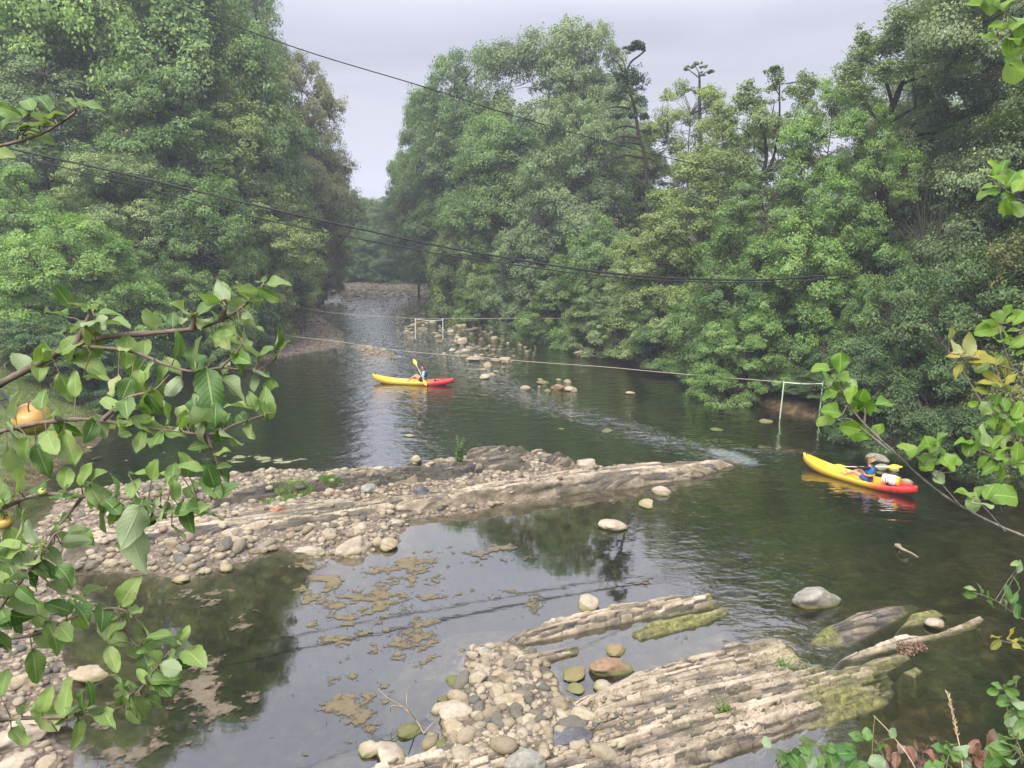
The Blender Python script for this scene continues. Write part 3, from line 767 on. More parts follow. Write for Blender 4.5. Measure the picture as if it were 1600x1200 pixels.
limb_tree('ash_tree', 'hazy tree with thick forking limbs right of the sky', GR, 38, 1.2,
  [(1375, 420, 0.34), (1378, 300, 0.30), (1372, 240, 0.27), (1378, 198, 0.24), (1395, 165, 0.2), (1410, 130, 0.14), (1430, 95, 0.1), (1450, 60, 0.05)],
  [([(1378, 198), (1400, 185), (1430, 168), (1452, 158)], 0.13), ([(1395, 165), (1385, 130), (1370, 105), (1345, 90)], 0.1), ([(1430, 168), (1430, 145), (1426, 130)], 0.06), ([(1410, 130), (1440, 120), (1480, 110)], 0.1), ([(1372, 240), (1420, 215), (1470, 205), (1520, 190)], 0.12), ([(1378, 198), (1350, 160), (1320, 130)], 0.08), ([(1430, 95), (1425, 50), (1420, 10)], 0.07), ([(1480, 110), (1500, 60), (1510, 0)], 0.07)],
  [(1345, 90, 24, .8), (1370, 75, 24, .8), (1330, 115, 20, .7), (1340, 140, 20, .7), (1400, 60, 26, .8), (1415, 25, 26, .8), (1440, 80, 26, .8), (1470, 50, 28, .8), (1450, 10, 28, .8), (1500, 90, 28, .8), (1520, 40, 30, .8), (1480, 130, 24, .7), (1440, 140, 18, .6), (1380, 110, 22, .7), (1410, 105, 22, .6), (1360, 170, 18, .6), (1520, 150, 26, .7), (1560, 90, 30, .8), (1560, 20, 30, .8), (1500, 200, 24, .6), (1350, 60, 16, .7), (1545, 180, 26, .7)],
  LM['haze'], 0.14, 170, BARKD, seed=6, dz=2.5)

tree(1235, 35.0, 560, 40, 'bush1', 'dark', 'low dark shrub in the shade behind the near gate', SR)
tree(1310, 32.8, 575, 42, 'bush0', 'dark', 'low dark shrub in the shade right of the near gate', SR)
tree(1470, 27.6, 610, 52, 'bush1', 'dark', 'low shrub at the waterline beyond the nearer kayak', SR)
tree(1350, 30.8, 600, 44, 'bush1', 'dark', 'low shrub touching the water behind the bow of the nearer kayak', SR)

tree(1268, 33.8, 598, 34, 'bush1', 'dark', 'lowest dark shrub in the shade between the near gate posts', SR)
# ------------------------------------------------------------------ rock ledges
def rockmat(name, ledge):
    m, nt, o = newmat(name)
    wp = worldpos(nt)
    sp = N(nt, 'ShaderNodeSeparateXYZ'); L(nt, wp, sp.inputs[0])
    mp = N(nt, 'ShaderNodeMapping'); mp.inputs['Rotation'].default_value = (0, 0, -STRIKE)
    L(nt, wp, mp.inputs[0])
    mp2 = N(nt, 'ShaderNodeMapping'); mp2.inputs['Scale'].default_value = (2.2, 6.0, 4.0) if ledge else (2.5, 2.5, 2.5)
    L(nt, mp.outputs[0], mp2.inputs[0])
    n1 = noise(nt, mp2.outputs[0], 0.9, 6, 0.65, 0.3)
    n2 = noise(nt, wp, 14, 5, 0.65); n3 = noise(nt, wp, 1.6, 4, 0.6)
    if ledge:
        t = attr(nt, 'tone')
        v = math_(nt, 'ADD', math_(nt, 'MULTIPLY', n1, 0.55), math_(nt, 'MULTIPLY', t, 0.48))
        c = ramp(nt, v, [(0.32, (0.035, 0.032, 0.028)), (0.42, (0.11, 0.095, 0.08)), (0.50, (0.23, 0.185, 0.13)), (0.58, (0.39, 0.315, 0.225)), (0.75, (0.52, 0.43, 0.32))])
        c = mixc(nt, ramp(nt, n2, [(0.30, 0.65), (0.48, 0)]), c, (0.09, 0.075, 0.06))
        c = mixc(nt, math_(nt, 'MULTIPLY', ramp(nt, n3, [(0.42, 0), (0.58, 0.75)]), ramp(nt, n2, [(0.4, 0.3), (0.6, 1)])), c, (0.10, 0.085, 0.045))
        ms_ = attr(nt, 'moss')
        mo = ramp(nt, math_(nt, 'ADD', ms_, math_(nt, 'MULTIPLY', n2, 0.7)), [(0.62, 0), (0.95, 0.92)])
        mc = ramp(nt, noise(nt, wp, 9, 5, 0.7), [(0.35, (0.06, 0.058, 0.022)), (0.5, (0.135, 0.135, 0.04)), (0.65, (0.25, 0.24, 0.075))])
        c = mixc(nt, mo, c, mc)
    else:
        oi = N(nt, 'ShaderNodeObjectInfo').outputs['Random']
        t = math_(nt, 'FRACT', math_(nt, 'ADD', attr(nt, 'tone'), math_(nt, 'MULTIPLY', oi, 3.7)))
        c = ramp(nt, t, [(0.0, (0.285, 0.233, 0.153)), (0.25, (0.368, 0.315, 0.221)), (0.42, (0.202, 0.160, 0.099)), (0.6, (0.322, 0.262, 0.176)), (0.78, (0.147, 0.126, 0.090)), (0.9, (0.092, 0.089, 0.074)), (1.0, (0.267, 0.199, 0.122))])
        c = mixc(nt, 1.0, c, ramp(nt, n2, [(0.25, 0.62), (0.5, 1.0), (0.75, 1.12)]), 'MULTIPLY')
        c = mixc(nt, ramp(nt, n3, [(0.5, 0), (0.72, 0.5)]), c, (0.17, 0.15, 0.12))
        ba = ramp(nt, n3, [(0.4, 0.25), (0.6, 0.9)])
        al = math_(nt, 'MULTIPLY', maprange(nt, sp.outputs[2], 0.12, 0.0), ba, True)
        c = mixc(nt, al, c, (0.17, 0.165, 0.055))
    wet = maprange(nt, sp.outputs[2], 0.05, 0.0)
    c = mixc(nt, math_(nt, 'MULTIPLY', wet, 0.6, True), c, (0.055, 0.045, 0.025))
    bh = mixc(nt, 0.45, n1, n2)
    rough = maprange(nt, sp.outputs[2], -0.01, 0.05, 0.3, 0.88)
    princ(nt, o, c, rough, bh, 0.9, 0.035 if ledge else 0.02, 0.3)
    return m
M_LEDGE = rockmat('slate_strata', True)
M_ROCK = rockmat('river_stone', False)
def ledge(poly_px, height, seed, label, du=0.045, dw=0.02, thick=0.11, relief=0.10, mossy=0.3, end_moss=1.0, edge=0.16, tilt=0.0, zoff=0.0, strike=STRIKE, kindname='rock_ledge', group=None, moss_fn=None, origin=None, jt=1.0, dark=0.0, fade=None, hollow=0.8):
    P = [G2(*p) for p in poly_px]
    cs, ss = math.cos(strike), math.sin(strike)
    U = [x * cs + y * ss for x, y in P]; Wd = [-x * ss + y * cs for x, y in P]
    u = np.arange(min(U) - .8, max(U) + .8, du); w = np.arange(min(Wd) - .8, max(Wd) + .8, dw)
    UU, WW = np.meshgrid(u, w)
    X = UU * cs - WW * ss; Y = UU * ss + WW * cs
    d = sdf(P, X, Y) + 0.30 * (fbm(UU * 0.9, WW * 4.5, seed, 4) - 0.5) * min(1, height * 3) * 1.2
    # bedding: irregular layers along the strike
    wv = WW + 0.16 * (fbm(UU * 0.35, WW * 0.3, seed + 1, 3) - 0.5) + 0.02 * (vnoise(UU * 2.5, WW * 3, seed + 2) - 0.5)
    rng = np.random.default_rng(seed)
    edges = np.cumsum(thick * (0.35 + 1.3 * rng.random(400))) + wv.min() - 0.5
    lid = np.searchsorted(edges, wv.ravel()).reshape(wv.shape)
    lo = edges[np.clip(lid - 1, 0, 399)]; hi = edges[np.clip(lid, 0, 399)]
    f = np.clip((wv - lo) / (hi - lo), 0, 1)
    # blocks along each layer
    bl = UU / (0.25 + 1.3 * hash2(lid, lid * 0, seed + 3) ** 2) + 7 * hash2(lid, lid * 0, seed + 4) + 1.1 * (vnoise(UU * 1.3, lid * 1.7, seed + 19) - 0.5) + 0.25 * (vnoise(UU * 6, WW * 22, seed + 29) - 0.5)
    bi = np.floor(bl); bf = bl - bi
    off = hash2(lid, lid * 0, seed + 5) - 0.5
    slow = vnoise(UU * 0.6 + lid * 3.7, lid * 1.0, seed + 6) - 0.5
    blk = hash2(lid, bi, seed + 7) - 0.5
    missing = (hash2(lid, bi, seed + 8) < 0.24)
    swell = fbm(UU * 0.28, WW * 1.6, seed + 31, 3) - 0.5
    hl = relief * (0.55 * off + 0.8 * slow + 0.85 * blk * jt) - relief * 1.1 * missing * jt + relief * 2.2 * swell
    hl = hl + relief * 0.45 * (f - 0.5) * (0.4 + hash2(lid, lid * 0, seed + 15))
    crack = np.minimum(smooth(f, 0, 0.22), smooth(1 - f, 0, 0.12))
    joint = np.minimum(smooth(bf, 0, 0.05), smooth(1 - bf, 0, 0.05))
    joint = 1 - (1 - joint) * (hash2(lid, bi, seed + 17) < 0.75) * jt
    hl = hl - relief * 0.40 * (1 - crack) * (0.3 + vnoise(UU * 1.5, lid * 1.0, seed + 18)) - relief * 0.30 * (1 - joint)
    rubble = smooth(fbm(UU * 0.9, WW * 2.2, seed + 33, 3), 0.50, 0.62)
    hl = hl + relief * 0.40 * (fbm(UU * 8, WW * 15, seed + 9, 4, 0.66) - 0.5) + relief * rubble * 1.3 * (fbm(UU * 11, WW * 17, seed + 10, 3, 0.6) - 0.55)
    if fade: height = height * (1 - (1 - fade[2]) * smooth(X, fade[0], fade[1]))
    base = height * smooth(d, -0.02, edge) ** 0.7 - np.minimum(0.75, 0.03 + np.clip(0.03 - d, 0, 9) * 2.2 + 0.25 * smooth(-d, 0, .2) * (fbm(UU * 3, WW * 9, seed + 40, 3) - 0.3)) * (d < 0.03) - 0.03 * (d >= 0.03) * (1 - smooth(d, 0, edge))
    low = smooth(fbm(UU * 0.4, WW * 0.8, seed + 30, 3), 0.52, 0.66)     # hollows
    Z = base + hl * smooth(d, -0.02, edge) - low * height * hollow * smooth(d, 0, .2) + tilt * (WW - WW.mean()) + zoff
    keep = d > -0.30
    tone = np.clip(0.55 - dark + 0.5 * off + 0.35 * blk * jt + 0.5 * slow, 0, 1) * (0.25 + 0.75 * crack) * (0.4 + 0.6 * joint)
    moss = mossy * 0.5 * smooth(fbm(UU * 0.5, WW * 1.1, seed + 11, 3), 0.42, 0.62) + 0.55 * end_moss * (1 - smooth(Z, -0.02, 0.10)) * smooth(fbm(UU * 0.8, WW * 0.8, seed + 12, 2), 0.3, 0.6)
    if moss_fn: moss = moss + moss_fn(X, Y)
    nu, nw = len(u), len(w)
    idx = (np.arange(nw - 1)[:, None] * nu + np.arange(nu - 1)[None, :]).ravel()
    kk = keep.ravel()
    q_ = np.stack([idx, idx + 1, idx + nu + 1, idx + nu], 1)
    q_ = q_[kk[q_].all(1)]
    used = np.unique(q_); mp = -np.ones(nu * nw, int); mp[used] = np.arange(len(used))
    Fq = mp[q_]
    Vt = np.stack([X.ravel(), Y.ravel(), Z.ravel()], 1)[used]
    # underside so that the ledge is a solid body
    e = np.concatenate([Fq[:, [0, 1]], Fq[:, [1, 2]], Fq[:, [2, 3]], Fq[:, [3, 0]]])
    key = set(map(tuple, e.tolist()))
    be = np.array([x for x in key if (x[1], x[0]) not in key])
    n = len(Vt)
    Vb = Vt.copy(); Vb[:, 2] = -1.1
    bv = np.unique(be); mp2 = -np.ones(n, int); mp2[bv] = n + np.arange(len(bv))
    sides = np.stack([be[:, 1], be[:, 0], mp2[be[:, 0]], mp2[be[:, 1]]], 1)
    Vall = np.vstack([Vt, Vb[bv]])
    z = np.zeros(len(bv))
    c0 = np.array([Vt[:, 0].mean(), Vt[:, 1].mean(), 0.0])
    me = mesh_np(kindname, Vall - c0, [Fq, sides], False, {'tone': ('FLOAT', np.concatenate([tone.ravel()[used], z])), 'moss': ('FLOAT', np.concatenate([moss.ravel()[used], z]))}, [M_LEDGE])
    o = link(kindname, me, None, c0)
    return tag(o, label, 'rock ledge', group)
LG = 'slanting beds of layered rock in the river'
# A: the long rib across the river, thin tip at the right
ledge([(1162, 724), (1135, 722), (1090, 729), (1000, 738), (900, 752), (800, 765), (720, 778), (640, 786), (560, 790), (480, 796), (400, 806), (300, 822), (200, 840), (90, 862), (95, 882), (200, 868), (300, 855), (400, 845), (470, 838), (560, 822), (640, 806), (720, 796), (830, 783), (920, 770), (1000, 762), (1100, 745)], 0.44, 101, 'long pale rock rib crossing the river with its thin tip at the white water', thick=0.13, relief=0.085, mossy=0.1, edge=0.22, jt=0.5, hollow=0.1, fade=(3.0, 7.0, 0.62), group=LG)
ledge([(830, 748), (760, 752), (700, 762), (640, 768), (560, 776), (470, 786), (380, 800), (330, 812), (320, 800), (400, 780), (500, 762), (600, 752), (640, 738), (700, 732), (780, 730), (850, 738)], 0.50, 103, 'dark grey layered rock beds just behind the long pale rib', thick=0.13, relief=0.16, mossy=0.05, edge=0.3, dark=0.3, hollow=0.25, group=LG)
ledge([(720, 722), (740, 714), (800, 715), (860, 718), (910, 734), (890, 748), (840, 745), (780, 738), (725, 735)], 0.36, 104, 'broken dark rock beds at the foot of the tall weed', thick=0.10, relief=0.18, mossy=0.4, edge=0.3, dark=0.35, group=LG)
# B: the ribs in the quiet pool
ledge([(788, 1004), (830, 988), (870, 974), (930, 962), (1000, 948), (1060, 936), (1110, 935), (1130, 950), (1080, 958), (1010, 968), (950, 980), (880, 996), (820, 1008)], 0.13, 105, 'narrow crumbling rib in the middle of the still pool, right end mossy', thick=0.07, relief=0.09, mossy=0.35, edge=0.12, du=0.035, dw=0.014, group=LG, moss_fn=lambda X, Y: 0.6 * smooth(X, 3.6, 5.0))
ledge([(985, 992), (1020, 976), (1080, 962), (1130, 950), (1142, 958), (1110, 975), (1050, 990), (1000, 1000)], 0.10, 106, 'low yellow-green mossy bed beside the narrow rib', thick=0.06, relief=0.06, mossy=1.4, edge=0.12, du=0.035, dw=0.014, group=LG, moss_fn=lambda X, Y: 0.35 + 0 * X)
ledge([(800, 1032), (850, 1022), (905, 1014), (910, 1020), (860, 1034), (815, 1042)], 0.10, 107, 'short mossy sliver of rock left of the narrow rib, by the loose stones', thick=0.05, relief=0.05, mossy=0.6, edge=0.08, du=0.03, dw=0.012, group=LG)
# C: the big slab, bottom right
ledge([(560, 1225), (640, 1190), (720, 1160), (800, 1135), (880, 1112), (950, 1082), (1020, 1055), (1100, 1022), (1160, 1006), (1200, 1000), (1240, 1014), (1262, 1036), (1300, 1046), (1340, 1036), (1400, 1018), (1432, 1030), (1392, 1052), (1398, 1085), (1385, 1108), (1320, 1130), (1230, 1150), (1140, 1185), (1060, 1225), (960, 1330), (560, 1330)], 0.26, 109, 'broad slab of many thin broken beds across the bottom right of the river', du=0.022, dw=0.011, thick=0.085, relief=0.095, mossy=0.5, fade=(3.2, 6.6, 0.5), edge=0.22, group=LG, moss_fn=lambda X, Y: 0.42 * smooth(X, 4.2, 6.4))
# D: slabs right of it
ledge([(1258, 1006), (1290, 978), (1330, 958), (1380, 948), (1425, 942), (1440, 950), (1410, 968), (1370, 990), (1330, 1010), (1290, 1012)], 0.13, 111, 'tilted grey slab with a green skirt, nearest to the lone boulder', du=0.03, dw=0.014, thick=0.09, relief=0.05, mossy=0.3, edge=0.3, dark=0.2, group=LG, moss_fn=lambda X, Y: 0.55 * smooth(-X, -7.1, -6.4))
ledge([(1305, 1034), (1350, 1012), (1400, 996), (1460, 990), (1500, 975), (1530, 963), (1542, 970), (1510, 988), (1450, 1003), (1390, 1018), (1340, 1032)], 0.10, 112, 'long thin rock bed ending in a blunt nose at the right of the big slab', du=0.03, dw=0.014, thick=0.08, relief=0.06, mossy=0.35, edge=0.14, group=LG)
ledge([(1400, 985), (1420, 958), (1455, 952), (1478, 962), (1450, 975)], 0.06, 113, 'bright green moss-covered flat rock under one small pale stone', du=0.03, dw=0.02, thick=0.15, relief=0.02, mossy=1.5, edge=0.15, group=LG, moss_fn=lambda X, Y: 0.6 + 0 * X)
ledge([(1405, 1050), (1430, 1040), (1448, 1050), (1432, 1062)], 0.05, 114, 'small isolated green mossy rock off the right end of the big slab', du=0.03, dw=0.02, thick=0.15, relief=0.02, mossy=1.5, edge=0.12, group=LG, moss_fn=lambda X, Y: 0.6 + 0 * X)

# ------------------------------------------------------------------ stones
def ico(sub):
    import bmesh
    bm = bmesh.new(); bmesh.ops.create_icosphere(bm, subdivisions=sub, radius=1.0)
    V = np.array([v.co[:] for v in bm.verts]); F = np.array([[v.index for v in f.verts] for f in bm.faces]); bm.free()
    return V, F
ICO3, ICO2, ICO4 = ico(3), ico(2), ico(4)
def stone_shape(base, seed, angular=0.5, flat=0.62):
    rng = np.random.default_rng(seed); V, F = base; V = V.copy()
    for k in range(int(5 + 9 * angular)):
        n = rng.normal(size=3); n /= np.linalg.norm(n); dd = 0.62 + 0.25 * rng.random() + 0.18 * (1 - angular)
        s = V @ n; over = np.maximum(s - dd, 0)
        V -= over[:, None] * n * (0.92 if angular > 0.3 else 0.6)
    V = V * (1 + 0.42 * (fbm(V[:, 0] * 1.4 + seed, V[:, 1] * 1.4 + V[:, 2] * 1.7, seed, 3) - 0.5)[:, None])
    V = V * (1 + 0.12 * (fbm(V[:, 0] * 5 + V[:, 2] * 4, V[:, 1] * 5 + seed, seed + 1, 2) - 0.5)[:, None])
    V *= np.array([1.0 + 0.35 * rng.random(), 0.75 + 0.2 * rng.random(), flat * (0.8 + 0.4 * rng.random())])
    return V, F
SH = [stone_shape(ICO3, 200 + k, [0.1, 0.5, 0.9][k % 3]) for k in range(12)]
SM = [mesh_np('stone', v, f, True, {'tone': ('FLOAT', np.full(len(v), (k * 0.137) % 1))}, [M_ROCK]) for k, (v, f) in enumerate(SH)]
BIGM = [stone_shape(ICO4, 300 + k, [0.85, 0.3, 0.6, 1.0][k % 4], 0.7) for k in range(8)]
rs = random.Random(5)
def boulder(px, py, wpx, label, var=0, flat=1.0, rot=None, z=None, tone=None, name='boulder', group=None, moss=None, grav=0.0):
    "px,py = where its visible middle meets the photo; wpx = width in photo pixels"
    g = G(px, py + wpx * 0.12, 0.0 if z is None else z)
    dax = g.y * CT + (CAMH - g.z) * ST
    r = wpx / FPX * dax / 2
    v, f = BIGM[var % len(BIGM)]
    v = v / 1.15
    me = mesh_np(name, v, f, True, {'tone': ('FLOAT', np.full(len(v), 0.3 if tone is None else tone))}, [M_ROCK if moss is None else moss])
    o = link(name, me, None, g + Vector((0, 0, r * 0.18 * flat)))
    o.scale = (r, r, r * flat); o.rotation_euler = (rs.uniform(-.1, .1), rs.uniform(-.1, .1), rs.uniform(0, 6.28) if rot is None else rot)
    return tag(o, label, 'boulder' if name == 'boulder' else 'stone', group)
# fixed-colour stone materials (no per-object randomness)
def stone_fixed(name, a, b, mossz=0.05, alg=(0.17, 0.165, 0.055)):
    m, nt, o = newmat(name); wp = worldpos(nt)
    sp = N(nt, 'ShaderNodeSeparateXYZ'); L(nt, wp, sp.inputs[0])
    n2 = noise(nt, wp, 11, 6, 0.68); n3 = noise(nt, wp, 3.0, 4, 0.6)
    c = ramp(nt, mixc(nt, 0.45, n3, n2), [(0.36, a), (0.5, tuple((x + y) / 2 for x, y in zip(a, b))), (0.62, b)])
    c = mixc(nt, maprange(nt, math_(nt, 'ADD', sp.outputs[2], math_(nt, 'MULTIPLY', n3, -0.12)), mossz, -0.03), c, alg)
    c = mixc(nt, maprange(nt, sp.outputs[2], 0.035, 0.0, 0, 0.6), c, (0.05, 0.04, 0.022))
    princ(nt, o, c, maprange(nt, sp.outputs[2], -0.01, 0.05, 0.3, 0.85), mixc(nt, 0.4, n2, n3), 0.8, 0.03, 0.3)
    return m
S_PALE = stone_fixed('stone_pale', (0.26, 0.21, 0.15), (0.43, 0.365, 0.27))
S_PINK = stone_fixed('stone_tan', (0.25, 0.20, 0.125), (0.40, 0.325, 0.22))
S_GREY = stone_fixed('stone_grey', (0.13, 0.125, 0.10), (0.34, 0.32, 0.26))
S_DARK = stone_fixed('stone_dark', (0.045, 0.047, 0.05), (0.14, 0.14, 0.145))
S_RUST = stone_fixed('stone_rust', (0.10, 0.08, 0.07), (0.50, 0.19, 0.06))
S_BROWN = stone_fixed('stone_brown', (0.16, 0.10, 0.055), (0.30, 0.20, 0.12))
S_MOSS = stone_fixed('stone_mossy', (0.085, 0.080, 0.035), (0.22, 0.195, 0.105), 0.12, (0.11, 0.12, 0.035))
B = boulder
B(1275, 934, 72, 'large lone grey boulder standing in the open water', 0, 0.85, 0.3, moss=S_GREY)
B(918, 940, 42, 'pale boulder left of the mossy rib in the still pool', 1, 0.7, moss=S_PALE)
B(958, 817, 50, 'pale boulder with a low green apron in mid pool', 5, 0.55, moss=S_PALE)
B(1033, 767, 30, 'upper of the two pale boulders below the tip of the rock rib', 1, 0.8, moss=S_PALE)
B(1010, 785, 32, 'lower pinkish one of the two boulders below the tip of the rock rib', 2, 0.55, moss=S_PINK)
B(916, 723, 42, 'yellowish wedge boulder just upstream of the long rib', 3, 0.6, 0.2, moss=S_PALE)
B(552, 854, 66, 'largest pale boulder on the point of the gravel bar', 4, 0.75, 1.0, moss=S_PALE)
B(488, 859, 54, 'flat topped buff slab beside the largest gravel bar boulder', 0, 0.5, 0.1, moss=S_PALE)
B(606, 850, 36, 'tan boulder at the right corner of the gravel bar', 1, 0.9, moss=S_PINK)
B(611, 820, 34, 'brownish boulder at the notch where the pool meets the bar', 2, 1.0, moss=S_PALE)
B(563, 826, 34, 'pale wedge stone behind the largest gravel bar boulder', 3, 0.9, moss=S_PALE, z=0.15)
B(437, 800, 36, 'rust-orange boulder on the gravel bar', 0, 0.9, 0.7, moss=S_RUST, z=0.22)
B(658, 767, 26, 'dark grey oval stone behind the long rib', 1, 0.9, moss=S_DARK, z=0.3)
B(577, 762, 32, 'rounded grey stone in the middle of the bar', 1, 0.7, moss=S_GREY, z=0.25)
B(892, 1152, 60, 'blue-black boulder among the pale stones at the bottom', 2, 0.9, 0.4, moss=S_DARK, z=0.15)
B(954, 1040, 64, 'brown square-cut block standing in the side pool', 0, 0.62, 0.15, moss=S_BROWN)
B(962, 1013, 36, 'smooth half-drowned brown stone behind the square-cut block', 1, 0.5, moss=S_BROWN)
B(897, 1048, 50, 'thin flat brown stone lying awash left of the square-cut block', 3, 0.25, 0.2, moss=S_BROWN)
B(900, 1072, 36, 'flat reddish stone awash in front of the square-cut block', 3, 0.22, 1.2, moss=S_BROWN)
B(941, 1070, 34, 'small pale oblong stone beside the flat reddish one', 5, 0.7, moss=S_PALE)
B(713, 1108, 60, 'large pale stone at the left side of the lower stone bank', 5, 0.65, 0.2, moss=S_PALE, z=0.05)
B(708, 1134, 42, 'tan rounded stone in front of the large pale one', 4, 0.85, moss=S_PINK, z=0.08)
B(820, 1190, 66, 'wide rounded stone at the bottom edge of the photo', 1, 0.7, moss=S_GREY, z=0.2)
B(609, 1176, 60, 'light edged stone at the bottom left of the lower bank', 2, 0.7, moss=S_PALE)
B(578, 1168, 44, 'mossy sided stone left of the light edged stone', 3, 0.6, 2.1, moss=S_PALE)
B(783, 1055, 32, 'squarish pinkish stone at the top of the lower stone bank', 0, 1.0, moss=S_PINK, z=0.1)
B(803, 1090, 44, 'broad pale stone in the middle of the lower stone bank', 4, 0.7, moss=S_PINK, z=0.1)
B(812, 1066, 28, 'egg shaped stone right of the squarish pinkish one', 1, 0.8, moss=S_PALE, z=0.06)
B(760, 1020, 30, 'topmost grey stone of the lower stone bank by the rib', 2, 0.9, moss=S_GREY, z=0.05)
B(640, 1138, 42, 'fully moss-green stone in the water beside the bare twig', 1, 0.45, moss=S_MOSS)
B(712, 1062, 36, 'moss-green stone left of the squarish pinkish one', 1, 0.4, moss=S_MOSS)
B(695, 1090, 26, 'olive mossy stone above the large pale stone', 4, 0.5, moss=S_MOSS)
B(690, 1160, 26, 'olive mossy stone below the tan rounded one', 5, 0.45, moss=S_MOSS)
B(22, 1150, 84, 'big pale slab in the bottom left corner', 0, 0.55, 0.9, moss=S_PALE, z=0.15)
B(62, 1118, 70, 'pale block behind the big corner slab', 2, 0.6, 0.2, moss=S_PALE, z=0.15)
B(35, 1066, 60, 'lumpy pink stone under the lowest apple twig', 4, 0.8, moss=S_PINK, z=0.1)
B(140, 1050, 60, 'pair of rough brownish lumps at the edge of the scum, left pool', 6, 0.7, moss=S_PINK)
B(30, 1190, 60, 'pale stone cut by the bottom edge, left corner', 3, 0.8, moss=S_PALE, z=0.15)
B(75, 1192, 42, 'narrow tan stone cut by the bottom edge', 1, 0.8, moss=S_PINK, z=0.1)
B(1460, 972, 28, 'small pale stone resting on the bright green flat rock', 1, 0.8, moss=S_PALE, z=0.06)
B(283, 903, 30, 'pale stone standing alone in the shallows left', 5, 0.6, moss=S_PINK)
B(353, 885, 26, 'pinkish pointed stone off the left gravel shore', 2, 0.8, moss=S_PINK)
B(175, 880, 28, 'tan rounded stone at the tip of the hanging apple leaf', 1, 0.8, moss=S_PINK)
# stones of the upstream riffle
B(722, 535, 24, 'pointed pale boulder highest of the upstream riffle', 3, 1.1, 0.3, moss=S_PALE)
B(694, 554, 10, 'orange upright stone behind the farther kayak', 4, 1.2, moss=S_PINK)
B(739, 561, 18, 'pale wedge stone where the near rope starts', 2, 0.9, moss=S_PINK)
B(789, 560, 24, 'flat pale stone touched by the near rope', 3, 0.5, moss=S_PINK)
B(757, 588, 21, 'yellowish smooth stone right of the farther kayak', 1, 0.7, moss=S_PALE)
B(848, 597, 20, 'smooth greenish stone in the chain across the river', 1, 0.6, moss=S_MOSS)
B(871, 606, 18, 'reddish pointed stone in the chain across the river', 2, 1.3, moss=S_BROWN)
B(890, 608, 20, 'brown flat stone right of the reddish pointed one', 3, 0.8, moss=S_PINK)
B(856, 611, 14, 'greenish round stone left of the reddish pointed one', 1, 0.8, moss=S_MOSS)
B(877, 669, 11, 'green-topped stone awash in the riffle, left one', 1, 0.3, moss=S_MOSS)
B(948, 671, 20, 'green-topped stone awash in the riffle, right one', 1, 0.25, moss=S_MOSS)
B(640, 679, 18, 'yellow stone just under the surface of the sky reflection', 1, 0.35, moss=S_PALE)
B(985, 613, 16, 'small yellowish stone alone right of the chain of stones', 1, 0.5, moss=S_PALE)
B(1370, 716, 34, 'grey pointed boulder behind the seated paddler of the nearer kayak', 2, 1.0, moss=S_GREY)
B(1378, 729, 26, 'pale boulder between the paddler and the right foreground branch', 5, 0.8, moss=S_GREY)
B(1397, 733, 18, 'small pale stone right of the nearer paddler', 1, 0.6, moss=S_PALE)
B(1416, 752, 20, 'pale stone beyond the stern of the nearer kayak', 1, 0.7, moss=S_PALE)
B(563, 465, 16, 'dark flat stone in the far shallows', 0, 0.4, moss=S_DARK)
B(1120, 669, 22, 'long green awash stone below the near gate', 5, 0.2, 0.2, moss=S_MOSS)
B(1197, 656, 24, 'low tan rock in the shade left of the near gate', 5, 0.25, 0.2, moss=S_BROWN)

# individual loose stones, by area: (polygon px, count, size range m, name, label, group)
def inside_pts(poly, n, seed, jit=0.0):
    r = np.random.default_rng(seed); P = np.array([G2(*p) for p in poly]); lo, hi = P.min(0), P.max(0); out = []
    while len(out) < n:
        xs = r.uniform(lo[0], hi[0], 400); ys = r.uniform(lo[1], hi[1], 400)
        k = sdf(P, xs, ys) > 0
        out += list(zip(xs[k], ys[k]))
    return out[:n]
SURF = None
from mathutils.bvhtree import BVHTree
def surf_tree():
    vs, fs = [], []
    for o in COL.objects:
        if o.type == 'MESH' and o.name.split('.')[0] in ('rock_ledge',):
            me = o.data; n = len(vs); mw = o.location
            co = np.empty(len(me.vertices) * 3, np.float32); me.vertices.foreach_get('co', co); co = co.reshape(-1, 3) + np.array(mw)
            vs += co.tolist(); fs += [[n + v for v in p.vertices] for p in me.polygons]
    return BVHTree.FromPolygons(vs, fs)
LT = surf_tree()
def ground_z(x, y):
    z = float(terrain(np.array([x]), np.array([y]))[0])
    h = LT.ray_cast(Vector((x, y, 5)), Vector((0, 0, -1)))
    return max(z, h[0].z) if h[0] is not None else z
def scatter(poly, n, r0, r1, label, group, seed, power=2.0, name='river_stone', maxz=9, minz=-9, far=False):
    r = np.random.default_rng(seed)
    for (x, y) in inside_pts(poly, n, seed):
        z = ground_z(x, y)
        rad = r0 + (r1 - r0) * r.random() ** power
        if z < minz: z = -rad * 0.25
        if z > maxz: continue
        o = link(name, SM[r.integers(len(SM))], None, (x, y, z + rad * 0.22))
        o.scale = (rad, rad, rad * (0.8 + 0.4 * r.random())); o.rotation_euler = (r.normal(0, .15), r.normal(0, .15), r.random() * 6.28)
        tag(o, label, 'stone', group)
scatter([(90, 880), (200, 862), (330, 850), (440, 835), (445, 850), (385, 876), (300, 897), (180, 890), (100, 890)], 42, 0.10, 0.24, 'rounded buff stone lining the pool edge below the left part of the long rib', 'buff stones lining the pool edge', 21)
scatter([(450, 840), (560, 818), (630, 808), (622, 840), (560, 870), (470, 868)], 22, 0.08, 0.2, 'pale stone of the small heap on the point of the gravel bar', 'stones heaped on the point of the bar', 22)
